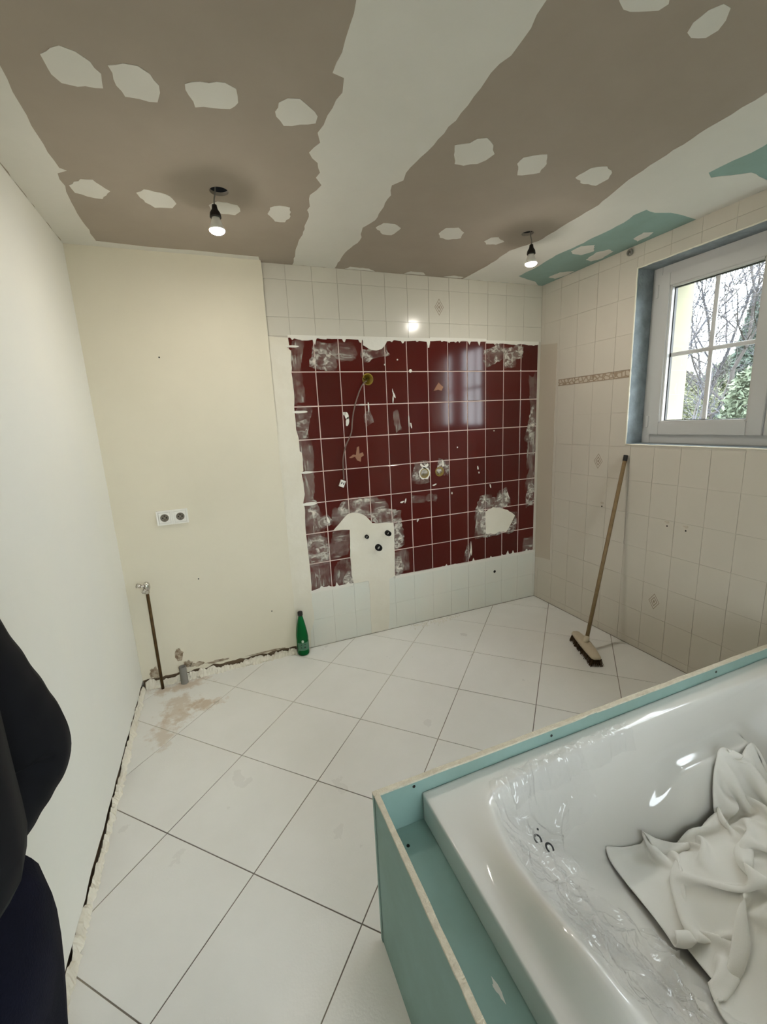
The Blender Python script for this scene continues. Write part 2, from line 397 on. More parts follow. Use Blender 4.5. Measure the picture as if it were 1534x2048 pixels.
# old mortar scars near the pipes
for (x, z, w, h, sd) in ((-.33, .17, .03, .06, 1), (-.24, .085, .06, .02, 2), (-.29, .10, .035, .03, 5), (-.47, .09, .04, .05, 3), (-.12, .075, .09, .012, 4), (.18, .062, .16, .008, 6)):
    P = [(x+w*math.cos(t)*(.7+.5*noise.noise(Vector((t*2, sd, 0)))), z+h*math.sin(t)*(.7+.5*noise.noise(Vector((t*2, sd, 5))))) for t in [2*math.pi*i/22 for i in range(22)]]
    slab('mortar_scar', P, [], lambda u, v: (u, YS-.0012, v), lambda u, v: (u, YS+.002, v), 'plaster_grey', wb)
for (x, z) in ((-.165, .62), (-.20, 1.86), (.23, .33)):
    slab('nail_hole', circ(x, z, .004, 10), [], lambda u, v: (u, YS-.0006, v), lambda u, v: (u, YS+.002, v), 'hole', wb)

# ================================================================== BACK WALL TILING
def tilemesh(w, h, t, c, axis):
    """Chamfered wall tile centred on its face; axis 'y': faces -y, axis 'x': faces -x."""
    P = [(-w/2, -h/2), (w/2, -h/2), (w/2, h/2), (-w/2, h/2)]; Q = [(-w/2+c, -h/2+c), (w/2-c, -h/2+c), (w/2-c, h/2-c), (-w/2+c, h/2-c)]
    L = [(p, t) for p in P]+[(p, c*.6) for p in P]+[(q, 0) for q in Q]
    V = [(p[0], d, p[1]) if axis == 'y' else (d, p[0], p[1]) for p, d in L]
    F = [(8, 9, 10, 11)]
    for i in range(4):
        j = (i+1) % 4; F += [(i, j, 4+j, 4+i), (4+i, 4+j, 8+j, 8+i)]
    return fixn(mesh(V, F))
_cache = {}
def tile(name, a0, a1, z0, z1, axis, face, mat, parent, gap, t=.008, c=.0014, wob=.0):
    key = (round(a1-a0, 3), round(z1-z0, 3), axis, mat, gap)
    if key not in _cache: _cache[key] = tilemesh(a1-a0-gap, z1-z0-gap, t, c, axis)
    o = link(name, _cache[key], mat, parent)
    w = random.uniform(-wob, wob)
    o.location = ((a0+a1)/2, face+w, (z0+z1)/2) if axis == 'y' else (face+w, (a0+a1)/2, (z0+z1)/2)
    if wob: o.rotation_euler = (random.uniform(-.004, .004), random.uniform(-.001, .001), random.uniform(-.004, .004))
    return o
# red field: its bedding shows as pale grout in the joints
bed = slab('red_tile_bed', [(.486, .40), (2.3165, .40), (2.3165, 1.985), (.486, 1.985)], [], lambda u, v: (u, YB+.0012, v), lambda u, v: (u, YB+.0024, v), 'grout_red', wb)
zr = [.400, .587, .7885, .987, 1.1845, 1.386, 1.585, 1.787, 1.985]
xr = [.486+.15254*i for i in range(13)]
redt = {}
for i in range(12):
    for j in range(8):
        redt[i, j] = tile('red_tile', xr[i], xr[i+1], zr[j], zr[j+1], 'y', YB-.0015, 'red', wb, .0058, wob=.0006)
# openings for the three yellow boxes
BOX = [(.970, 1.741, .034), (1.353, 1.108, .031), (1.473, 1.110, .031)]
for (x, z, r) in BOX:
    v, f = lathe([(r, 0), (r, .2)], 24); cut = ([(x+p[0], YB-.1+p[2], z+p[1]) for p in v], f)
    for (i, j), o in redt.items():
        if abs(o.location.x-x) < .077+r and abs(o.location.z-z) < .1+r:
            lc = ([(p[0]-o.location.x, p[1]-o.location.y, p[2]-o.location.z) for p in cut[0]], f)
            re = o.rotation_euler.copy(); o.rotation_euler = (0, 0, 0); loc = o.location.copy(); par = o.parent
            o.location = (0, 0, 0); cutby(o, lc); o.location = loc
    cutby(bed, cut); cutby(wb, cut)
# white glazed tiles above and primed tiles below, right end of the lower band
wx = [XS, .504]+[.656+.1524*i for i in range(11)]+[XR]
for (z0, z1) in ((1.987, 2.09), (2.09, 2.29), (2.29, ZC)):
    for a, b in zip(wx, wx[1:]):
        t = tile('white_tile', a, b, z0, z1, 'y', YB-.0012, 'white_tile', wb, .0014, c=.0005, wob=.0003)
        if abs((a+b)/2-1.494) < .04 and z0 == 2.09: diamond_back = t
lx = [XS]+xr+[XR]
for (z0, z1) in ((.002, .195), (.195, .398)):
    for a, b in zip(lx, lx[1:]): tile('primed_tile', a, b, z0, z1, 'y', YB-.001, 'lower_paint', wb, .0011, c=.0005)
# plaster coats laid over the tiling (outlines in metres along the wall)
def coat(name, poly, d, mat='plaster_coat', seed=0, amp=.002, step=.02):
    return slab(name, jag(poly, amp, step, seed), [], lambda u, v: (u, YB-d, v), lambda u, v: (u, YB+.001, v), mat, wb)
lf = [(.489, 1.976), (.492, 1.93), (.478, 1.925), (.500, 1.905), (.491, 1.78), (.496, 1.646), (.489, 1.582), (.489, 1.452), (.500, 1.40), (.500, 1.319), (.512, 1.31), (.512, 1.2), (.499, 1.183), (.508, 1.05), (.494, .998), (.500, .93), (.494, .796), (.500, .586), (.497, .40), (.494, .30), (.50, .20), (.47, .12), (.46, .005)]
coat('plaster_coat', [(XS-.005, 1.985)]+lf+[(XS-.005, .005)], .0045, seed=3, amp=.003, step=.03)
coat('plaster_coat', [(.674, .79), (.717, .829), (.776, .886), (.812, .894), (.863, .883), (.903, .86), (.932, .826), (.947, .804), (.995, .797), (1.038, .797), (1.103, .783), (1.106, .725), (1.102, .587), (1.096, .398), (1.053, .387), (1.05, .247), (1.039, .08), (1.027, .004), (.898, .004), (.9, .167), (.904, .331), (.897, .4), (.791, .401), (.779, .467), (.779, .618), (.787, .78), (.734, .787)], .0042, seed=5, amp=.0015)
coat('plaster_coat', [(1.859, .772), (1.93, .80), (1.992, .785), (2.06, .762), (2.13, .71), (2.10, .66), (2.079, .629), (2.06, .60), (2.045, .589), (1.98, .60), (1.943, .585), (1.86, .601)], .0042, seed=6, amp=.004)
def ragged(name, x0, x1, zbase, dirn, amp, seed, mat='white_fill', step=.012):
    up = [(x0, zbase-dirn*.022)]
    n = int((x1-x0)/step)
    for i in range(n+1):
        x = x0+(x1-x0)*i/n
        a = abs(noise.noise(Vector((x*6, seed, 0))))*.6+max(0, noise.noise(Vector((x*38, seed, 2))))**2*2.6
        up.append((x, zbase+dirn*amp*(a-.15)))
    up.append((x1, zbase-dirn*.022))
    return coat(name, up, .0048, mat, seed, 0, 9)
ragged('ragged_plaster_edge', .487, .72, 1.972, -1, .050, 11, step=.006)
ragged('ragged_plaster_edge', .72, 1.42, 1.974, -1, .034, 12, step=.008)
ragged('ragged_plaster_edge', 1.42, 1.86, 1.980, -1, .040, 13, step=.008)
ragged('ragged_plaster_edge', 1.86, 2.317, 1.970, -1, .026, 14, step=.008)
ragged('ragged_plaster_edge', .49, .785, .408, 1, .040, 15, step=.008)
ragged('ragged_plaster_edge', 1.10, 2.317, .402, 1, .034, 16, step=.008)
coat('plaster_blob', [(.945, 1.985), (.95, 1.945), (.985, 1.925), (1.03, 1.915), (1.075, 1.925), (1.10, 1.95), (1.12, 1.985)], .0052, 'white_fill', 8, .004)
SM = [  # thin smears left on the glaze: x, z, width, height, kind
    (.70, 1.88, .15, .14, 'd'), (.83, 1.91, .13, .10, 'h'), (1.03, 1.90, .16, .07, 'd'), (1.94, 1.90, .17, .12, 'd'), (2.06, 1.88, .10, .13, 'd'), (2.13, 1.92, .08, .08, 'd'),
    (.52, 1.86, .07, .20, 'v'), (.52, 1.70, .07, .18, 'v'), (.525, 1.48, .08, .22, 'd'), (.535, 1.30, .08, .2, 'v'), (.53, 1.10, .07, .18, 'v'), (.535, .95, .09, .14, 'd'), (.545, .80, .12, .22, 'v'), (.56, .66, .14, .17, 'd'), (.56, .5, .14, .18, 'v'),
    (2.285, 1.62, .07, .28, 'v'), (2.285, 1.42, .08, .26, 'd'), (2.28, 1.20, .09, .26, 'v'), (2.285, 1.0, .08, .2, 'v'), (2.28, .86, .09, .18, 'd'), (2.27, .46, .1, .12, 'h'),
    (.83, .93, .20, .10, 'd'), (.93, .90, .22, .10, 'h'), (1.06, .84, .2, .09, 'd'), (.74, .88, .12, .12, 'h'), (.715, .70, .12, .17, 'h'), (.73, .50, .12, .16, 'v'), (.76, .44, .07, .09, 'd'), (1.14, .69, .07, .2, 'd'), (1.15, .50, .12, .16, 'v'), (1.12, .46, .07, .13, 'd'),
    (1.85, .80, .14, .17, 'd'), (1.97, .83, .18, .10, 'd'), (1.84, .67, .12, .20, 'd'), (2.10, .66, .09, .16, 'd'), (2.02, .86, .10, .12, 'd'), (1.9, .62, .2, .09, 'd'),
    (1.33, 1.12, .12, .14, 'd'), (1.50, 1.14, .09, .12, 'd'), (1.30, .93, .1, .05, 'h'), (1.40, .93, .08, .05, 'h'), (.96, 1.50, .05, .08, 'v'), (1.16, 1.47, .04, .12, 'v'), (.62, .86, .08, .08, 'd'), (.62, .62, .14, .05, 'h'), (1.70, .48, .05, .12, 'v'), (.91, .96, .16, .04, 'd')]
for i, (x, z, w, h, kd) in enumerate(SM):
    rnd = random.Random(i*7+1); a = rnd.uniform(-.28, .28); w, h = w*.60, h*.60
    c0 = [(-w, -h), (-w*.1, -h*rnd.uniform(.7, 1.1)), (w, -h*rnd.uniform(.6, 1)), (w*rnd.uniform(.8, 1.1), h*.1), (w*rnd.uniform(.6, 1), h), (-w*.1, h*rnd.uniform(.7, 1.1)), (-w*rnd.uniform(.6, 1), h*rnd.uniform(.6, 1)), (-w*rnd.uniform(.85, 1.1), 0)]
    P = [(x+p*math.cos(a)-q*math.sin(a), z+p*math.sin(a)+q*math.cos(a)) for p, q in c0]
    P = jag([(max(.489, p), q) for p, q in P if True], .005, .014, i)
    P = [(min(2.317, p), q) for p, q in P]
    v, f = fill(P, [], lambda u, w_: (u, YB-.0030-.00002*i, w_)); o = obj('plaster_smear', v, f, 'smear_'+kd, wb)
# small chips of plaster stuck to the glaze
for i, (x, z, w, h, a) in enumerate(((1.145, 1.645, .006, .035, .35), (1.138, 1.612, .005, .03, -.1), (1.247, 1.47, .004, .05, 0), (1.262, 1.44, .005, .025, .2), (.815, 1.52, .016, .03, .2), (.818, 1.485, .014, .035, -.2), (.80, 1.535, .012, .012, 0), (1.43, 1.02, .020, .006, .3), (1.79, 1.11, .006, .018, .1), (1.80, 1.075, .006, .009, 0), (1.57, .945, .005, .010, 0), (1.29, .78, .006, .016, -.4), (1.20, .93, .006, .02, -.3), (1.175, .925, .018, .007, .2), (1.73, .50, .005, .06, .05), (1.72, .47, .006, .04, -.2), (1.90, .965, .005, .02, .2), (2.16, 1.79, .006, .006, 0), (1.62, 1.27, .005, .007, 0), (1.93, 1.37, .006, .005, 0), (1.09, 1.83, .005, .006, 0), (1.18, 1.86, .006, .006, 0), (1.27, 1.79, .014, .014, .7), (.92, 1.585, .03, .006, 0), (.965, 1.57, .005, .04, 0), (.645, .865, .01, .03, .3), (.52, 1.555, .06, .010, 0), (.53, 1.185, .05, .009, 0), (.535, .985, .06, .014, 0), (.51, 1.93, .05, .008, 0))):
    P = [(x+(w*math.cos(t)*math.cos(a)-h*math.sin(t)*math.sin(a))*(.8+.4*noise.noise(Vector((t, i, 2)))), z+(w*math.cos(t)*math.sin(a)+h*math.sin(t)*math.cos(a))*(.8+.4*noise.noise(Vector((t, i, 9))))) for t in [2*math.pi*q/12 for q in range(12)]]
    slab('plaster_chip', P, [], lambda u, v: (u, YB-.0055, v), lambda u, v: (u, YB, v), 'white_fill', wb)
for (poly, cx, cz) in (([(-.06, -.01), (-.03, .01), (-.012, .005), (-.002, .055), (.012, .06), (.012, .012), (.035, .02), (.042, 0), (.022, -.012), (.018, -.04), (-.006, -.03), (-.018, -.005), (-.045, -.012)], .873, 1.265), ([(-.035, -.02), (-.015, .01), (.005, .035), (.02, .02), (.04, .005), (.025, -.02), (0, -.012)], 1.474, 1.68)):
    slab('adhesive_residue', [(cx+p[0], cz+p[1]) for p in poly], [], lambda u, v: (u, YB-.004, v), lambda u, v: (u, YB, v), 'motif_red', wb)

def diamond(t, w, h, face_axis):
    V, F = [], []
    for (s0, s1) in ((1, .88), (.62, .46), (.22, .0)):
        for s in (s0, s1):
            for (a, b) in ((w, 0), (0, h), (-w, 0), (0, -h)):
                V.append((a*s, -.0006, b*s) if face_axis == 'y' else (-.0006, a*s, b*s))
        n = len(V)-8
        for i in range(4): F.append((n+i, n+(i+1) % 4, n+4+(i+1) % 4, n+4+i))
    o = obj('diamond_motif', V, F, 'motif', t); o['label'] = 'grey-brown printed diamond'
    return o
diamond(diamond_back, .034, .052, 'y')

# yellow wall boxes, cable, pipe stubs
names = ('yellow round wall box with a grey cable hanging out, high in the red tiles', 'yellow round wall box ringed with splashed white plaster in the red tiles', 'yellow round wall box with a clean rim in the red tiles')
for (x, z, r), lab in zip(BOX, names):
    e = empty('junction_box', (x, YB+.05, z)); tag(e, lab, 'wall box', 'yellow boxes in the red tiles')
    prof = [(.001, .045), (r-.004, .045), (r-.003, -.004), (r+.003, -.004), (r+.003, 0), (r-.0004, .001), (r-.0004, .048), (.001, .048)]
    v, f = lathe(prof, 24, cap=False); obj('cup', [(p[0], p[2]-.05, p[1]) for p in v], f, 'yellow_box', e, True)
    for a in (.6, 2.4, 4.1):
        v, f = tube([(.016*math.cos(a), -.006, .016*math.sin(a)), (.012*math.cos(a+.6), -.018, .012*math.sin(a+.6)), (.004, -.03, .006*math.sin(a))], .0022, 6)
        obj('wire_end', v, f, 'copper', e)
x, z, r = BOX[1]
rim = [(x+(r+.012+.008*noise.noise(Vector((t*2, 3, 1))))*math.cos(t), z+(r+.012+.010*noise.noise(Vector((t*2, 4, 1))))*math.sin(t)) for t in [2*math.pi*q/40 for q in range(40)]]
slab('plaster_ring', rim, [circ(x, z, r+.0032, 24)], lambda u, v: (u, YB-.005, v), lambda u, v: (u, YB, v), 'white_fill', wb)
slab('plaster_ring', [(x-.01, z+.035), (x-.032, z+.06), (x-.028, z+.07), (x, z+.05), (x+.028, z+.068), (x+.033, z+.055), (x+.01, z+.033)], [], lambda u, v: (u, YB-.005, v), lambda u, v: (u, YB, v), 'white_fill', wb)
x, z, r = BOX[2]
slab('plaster_ring', [(x+.02, z+.033), (x+.036, z+.035), (x+.03, z+.075), (x+.02, z+.08), (x+.022, z+.05)], [], lambda u, v: (u, YB-.005, v), lambda u, v: (u, YB, v), 'white_fill', wb)
e = empty('electric_cable', (.932, YB-.01, 1.713)); tag(e, 'thin grey cable with a white terminal block hanging over the red tiles', 'cable')
cp = [(.965, .01, 1.73), (.932, -.018, 1.713), (.898, -.022, 1.658), (.861, -.02, 1.558), (.844, -.02, 1.48), (.833, -.018, 1.411), (.791, -.02, 1.333), (.768, -.022, 1.253), (.765, -.02, 1.171), (.765, -.018, 1.126)]
P = smoothpts([(a-.932, b+.010, c-1.713) for a, b, c in cp]); v, f = tube(P, .0042, 8); obj('sheath', v, f, 'cable', e, True)
for dx in (-.006, .006):
    v, f = tube([(.765-.932+dx*.3, -.008, 1.130-1.713), (.760-.932+dx, -.008, 1.112-1.713)], .0018, 6); obj('wire', v, f, 'cable', e)
tb = box('terminal_block', (-.016, .016, -.009, .009, -.022, .022), 'outlet', e, .002); tb.location = (.752-.932, -.008, 1.096-1.713); tb.rotation_euler = (0, math.radians(24), 0)
for dx in (-.007, .007):
    s = box('clamp_screw', (-.003, .003, -.0105, -.009, -.010, .004), 'black', tb); s.location = (dx, 0, .006)
for (x, z, r, ln, lab) in ((.900, .718, .012, .022, 'small black capped water pipe stub in the plaster patch'), (1.052, .723, .0165, .04, 'black pipe stub at the upper right of the plaster patch'), (.979, .631, .020, .035, 'thickest black pipe stub low in the plaster patch')):
    prof = [(.001, .03), (r*.75, .03), (r*.75, -ln), (r, -ln), (r, -ln+.012), (r*1.12, -ln+.013), (r*1.12, .0), (r*1.12, .02)]
    v, f = lathe(prof, 20, cap=False)
    tag(obj('pipe_stub', [(x+p[0], YB-.004+p[2], z+p[1]) for p in v], f, 'hole', None, True), lab, 'pipe')
slab('drill_hole', circ(1.945, .281, .011, 12), [], lambda u, v: (u, YB-.0025, v), lambda u, v: (u, YB+.002, v), 'hole', wb)

# ================================================================== RIGHT WALL AND WINDOW
Y0, Y1, Z0, Z1 = .63, 1.908, 1.268, 2.250           # opening in the wall
XO = 2.72                                            # outer face
def frame_slab(x0, x1, y0, y1, z0, z1):
    return join(bx(x0, x1, Y1, y1, z0, z1), bx(x0, x1, y0, Y0, z0, z1), bx(x0, x1, Y0, Y1, z0, Z0), bx(x0, x1, Y0, Y1, Z1, z1))
v, f = frame_slab(XR+.0022, 2.50, YF-.1, YB+.0025, 0, ZC+.05); wr = struct(obj('wall_right', v, f, 'grout_white'))
v, f = join(bx(2.50, XO, 1.835, YB+.3, -.7, ZC+.8), bx(2.50, XO, YF-.3, Y0-.02, -.7, ZC+.8), bx(2.50, XO, Y0-.02, 1.835, -.7, Z0), bx(2.50, XO, Y0-.02, 1.835, Z1+.0, ZC+.8))
struct(obj('wall_outside', v, f, 'facade'))
yj = [2.479, 2.327, 2.175]+[2.175-.1523*i for i in range(1, 14)]
yj = [2.631]+yj
yj = [YB-.003]+yj
zj = [.001, .048, .248, .448, .650, .853, 1.054, 1.255, 1.458, 1.661, 1.706, 1.905, 2.105, 2.305, ZC]
for a, b in zip(yj[1:], yj):
    for z0, z1 in zip(zj, zj[1:]):
        pcs = []
        if b <= Y0 or a >= Y1 or z1 <= Z0 or z0 >= Z1: pcs = [(a, b, z0, z1)]
        else:
            if b > Y1: pcs.append((Y1, b, z0, z1)); b2 = Y1
            else: b2 = b
            if a < Y0: pcs.append((a, Y0, z0, z1))
            if z0 < Z0: pcs.append((max(a, Y0), b2, z0, Z0))
            if z1 > Z1: pcs.append((max(a, Y0), b2, Z1, z1))
        for (p0, p1, q0, q1) in pcs:
            if p1-p0 < .008 or q1-q0 < .006: continue
            lst = abs(z0-1.661) < 1e-6
            t = tile('border_tile' if lst else 'wall_tile', p0, p1, q0, q1, 'x', XR-.001, 'listel' if lst and p1 < 2.50 else 'right_tile', wr, .0011, c=.0004, wob=.0002)
            if abs((p0+p1)/2-2.099) < .03 and q0 == 1.054: diamond(t, .034, .05, 'x')
            if abs((p0+p1)/2-1.642) < .03 and q0 == .248: diamond(t, .034, .05, 'x')
P = jag([(YB-.002, .34), (2.50, .36), (2.505, 1.2), (2.50, 1.955), (YB-.002, 1.972)], .003, .06, 4)
slab('skim_coat', P, [], lambda u, v: (XR-.0035, u, v), lambda u, v: (XR+.001, u, v), 'beige_coat', wr)
for (y, z) in ((2.05, .86), (1.605, .82), (1.50, .815)):
    slab('screw_hole', circ(y, z, .0045, 10), [], lambda u, v: (XR-.0022, u, v), lambda u, v: (XR+.001, u, v), 'hole', wr)
    P = [(y+.018*math.cos(t)*(.7+.6*noise.noise(Vector((t, y, 0)))), z+.022+.012*math.sin(t)*(.7+.6*noise.noise(Vector((t, y, 3))))) for t in [2*math.pi*q/14 for q in range(14)]]
    slab('filled_spot', P, [], lambda u, v: (XR-.0020, u, v), lambda u, v: (XR+.001, u, v), 'beige_coat', wr)
# reveal linings
XF = 2.468                                           # inner face of the window frame
def lining(name, b): return struct(box(name, b, 'reveal'))
lining('trim_1', (XR+.002, XF+.03, Y1-.004, Y1+.001, Z0, Z1)); lining('trim_2', (XR+.002, XF+.03, Y0-.001, Y0+.004, Z0, Z1)); lining('trim_3', (XR+.002, XF+.03, Y0, Y1, Z1-.004, Z1+.001)); lining('trim_4', (XR+.002, XF+.03, Y0, Y1, Z0-.001, Z0+.004))
def beadmesh(name, a, b):
    P = [Vector(a)+(Vector(b)-Vector(a))*i/50+Vector((0, noise.noise(Vector((i*.4, 1, 0)))*.0016, noise.noise(Vector((i*.4, 5, 0)))*.0016)) for i in range(51)]
    v, f = tube(P, [.0042+.0018*noise.noise(Vector((i*.7, 9, 0))) for i in range(51)], 7); return struct(obj(name, v, f, 'bead', None, True))
beadmesh('trim_5', (XR-.001, Y1-.002, Z0), (XR-.001, Y1-.002, Z1)); beadmesh('trim_6', (XR-.001, Y0, Z1-.002), (XR-.001, Y1, Z1-.002)); beadmesh('trim_7', (XR-.002, Y0, Z0+.001), (XR-.002, Y1-.01, Z0+.001))
# window
win = struct(empty('window_1', (XF, (Y0+Y1)/2, Z0)))
def wpart(name, b, mat='pvc', parent=None, bevel=.003):
    o = box(name, b, mat, None, bevel)
    o.parent = parent or win; o.location = -Vector((XF, (Y0+Y1)/2, Z0)) if not parent else (0, 0, 0); return o
def ring(x0, x1, y0, y1, z0, z1, w, wb_=None, wt=None):
    wb_ = wb_ or w; wt = wt or w
    return join(bx(x0, x1, y0, y0+w, z0, z1), bx(x0, x1, y1-w, y1, z0, z1), bx(x0, x1, y0+w, y1-w, z0, z0+wb_), bx(x0, x1, y0+w, y1-w, z1-wt, z1))
WO = -Vector((XF, (Y0+Y1)/2, Z0))
def wring(name, args, mat, parent):
    v, f = ring(*args); me = fixn(mesh(v, f))
    bm = bmesh.new(); bm.from_mesh(me); bmesh.ops.bevel(bm, geom=bm.edges[:], offset=.0025, segments=2, affect='EDGES'); bm.to_mesh(me); bm.free()
    o = link(name, me, mat, parent); o.location = WO if parent == win else (0, 0, 0); return o
wring('outer_frame', (XF, XF+.07, Y0+.004, Y1-.004, Z0+.004, Z1-.004, .056), 'pvc', win)
for (ya, yb) in ((1.268, 1.860), (.678, 1.262)):
    za, zb = 1.322, 2.200
    s = wring('sash', (XF-.016, XF+.05, ya, yb, za, zb, .070, .070, .066), 'pvc', win)
    wring('glazing_bead', (XF-.008, XF+.02, ya+.066, yb-.066, za+.066, zb-.062, .014), 'pvc', s)
    wring('gasket', (XF+.014, XF+.036, ya+.078, yb-.078, za+.078, zb-.074, .006), 'black', s)
    ym, zm = (ya+yb)/2, 1.768
    b = box('muntin', (XF+.021, XF+.031, ym-.011, ym+.011, za+.08, zb-.075), 'pvc', s, .002)
    b = box('muntin', (XF+.0215, XF+.0305, ya+.08, yb-.08, zm-.011, zm+.011), 'pvc', s, .002)
    for (p0, p1) in ((ya+.075, ym), (ym, yb-.075)):
        for (q0, q1) in ((za+.075, zm), (zm, zb-.07)):
            obj('glass_pane', *bx(XF+.016, XF+.019, p0, p1, q0, q1), 'glass', s)
for zz in (1.40, 2.12):
    o = box('hinge', (XF-.022, XF-.012, 1.853, 1.868, zz-.035, zz+.035), 'pvc', win, .003); o.location = WO
# exterior sill
struct(box('window_sill', (XF+.07, XO+.04, Y0-.02, 1.835, Z0-.03, Z0+.012), 'pvc'))
# small eye hook by the ceiling
v, f = [], []
for i in range(20):
    a = 2*math.pi*i/20
    for k in range(8):
        b = 2*math.pi*k/8; r = .014+.005*math.cos(b); v.append((XR-.012+.005*math.sin(b), 1.955+r*math.cos(a), 2.345+r*math.sin(a)))
for i in range(20):
    for k in range(8): f.append((i*8+k, i*8+(k+1) % 8, ((i+1) % 20)*8+(k+1) % 8, ((i+1) % 20)*8+k))
v2, f2 = tube([(XR-.010, 1.955, 2.345), (XR+.004, 1.955, 2.345)], .005, 8)
V, F = join((v, f), (v2, f2)); tag(obj('wall_ring', V, F, 'pvc_grey', None, True), 'small grey metal ring fixed to the wall above the window corner', 'hook')

# front wall behind the photographer
DX0, DX1, DZ = .31, 1.03, 2.05                       # unseen doorway, added to let in daylight from behind the camera
v, f = join(bx(XL-.1, DX0, YF-.12, YF, 0, ZC+.05), bx(DX1, 2.5, YF-.12, YF, 0, ZC+.05), bx(DX0, DX1, YF-.12, YF, DZ, ZC+.05))
struct(obj('wall_front', v, f, 'plaster_left'))
v, f = join(bx(DX0, DX0+.03, YF-.13, YF+.012, 0, DZ), bx(DX1-.03, DX1, YF-.13, YF+.012, 0, DZ), bx(DX0+.03, DX1-.03, YF-.13, YF+.012, DZ-.03, DZ))
struct(obj('added_door_1', v, f, 'pvc'))

# ================================================================== CEILING
ceil = struct(box('ceiling', (XL-.12, 2.5, YF-.12, YB+.14, ZC+.10, ZC+.16), 'cavity'))
XJ1, XJ2 = .62, 1.92
H1, H2 = (.144, 1.96, .035), (1.617, 1.96, .030)
def cslab(name, poly, holes, d, mat, parent=ceil, top=ZC+.013):
    return slab(name, poly, holes, lambda u, v: (u, v, ZC-d), lambda u, v: (u, v, top), mat, parent)
cslab('plasterboard', [(XL-.01, YF), (XJ1, YF), (XJ1, YB+.01), (XL-.01, YB+.01)], [circ(*H1, 28)], 0, 'board_brown')
cslab('plasterboard', [(XJ1+.003, YF), (XJ2, YF), (XJ2, YB+.01), (XJ1+.003, YB+.01)], [circ(*H2, 28)], 0, 'board_brown')
cslab('plasterboard', [(XJ2+.003, YF), (XR+.01, YF), (XR+.01, YB+.01), (XJ2+.003, YB+.01)], [], 0, 'board_green')
def filler(poly, seed, amp=.006, step=.03, d=.0012):
    return cslab('compound_patch', jag(poly, amp, step, seed), [], d, 'compound', top=ZC+.0005)
LB = [(-.372, YF), (-.365, 0), (-.36, .8), (-.369, 1.496), (-.376, 1.772), (-.368, 1.946), (-.350, 1.958), (-.383, 1.984), (-.398, 2.331), (-.390, 2.572), (-.2, 2.588), (.1, 2.584), (.355, 2.590), (.372, YB-.004)]
filler(LB+[(XL+.002, YB-.004), (XL+.002, YF)], 1, .004, .04)
CL = [(.40, YF), (.40, 0), (.407, 1.065), (.412, 1.126), (.413, 1.168), (.41, 1.271), (.443, 1.278), (.454, 1.33), (.437, 1.429), (.427, 1.514), (.446, 1.559), (.423, 1.621), (.463, 1.669), (.486, 1.726), (.479, 1.762), (.511, 1.806), (.484, 1.891), (.519, 2.105), (.528, 2.387), (.55, YB-.003)]
CR = [(.80, YF), (.80, 0), (.807, .933), (.822, .999), (.827, 1.079), (.811, 1.143), (.816, 1.196), (.816, 1.3), (.81, 1.463), (.789, 1.637), (.801, 1.686), (.772, 1.731), (.798, 1.801), (.813, 2.025), (.783, 2.112), (.816, 2.249), (.793, 2.387), (.798, YB-.003)]
filler(CL+CR[::-1], 2, .005, .03)
RU = [(1.64, YF), (1.645, 0), (1.648, .953), (1.646, 1.114), (1.66, 1.297), (1.673, 1.432), (1.728, 1.626), (1.729, 1.803), (1.74, 2.022), (1.671, 2.175), (1.69, 2.398), (1.676, YB-.003)]
RLW = [(2.30, YB-.003), (2.214, 2.598), (2.10, 2.56), (2.017, 2.527), (2.016, 2.337), (1.988, 2.16), (2.003, 2.044), (2.004, 1.876), (2.004, 1.728), (1.979, 1.654), (1.989, 1.596), (2.059, 1.607), (2.137, 1.585), (2.25, 1.591), (XR-.002, 1.60), (XR-.002, 1.27), (2.252, 1.264), (2.116, 1.247), (1.993, 1.32), (1.943, 1.298), (1.946, 1.212), (1.957, 1.161), (1.944, 1.05), (1.95, 0), (1.95, YF)]
filler(RU+RLW, 3, .004, .03)
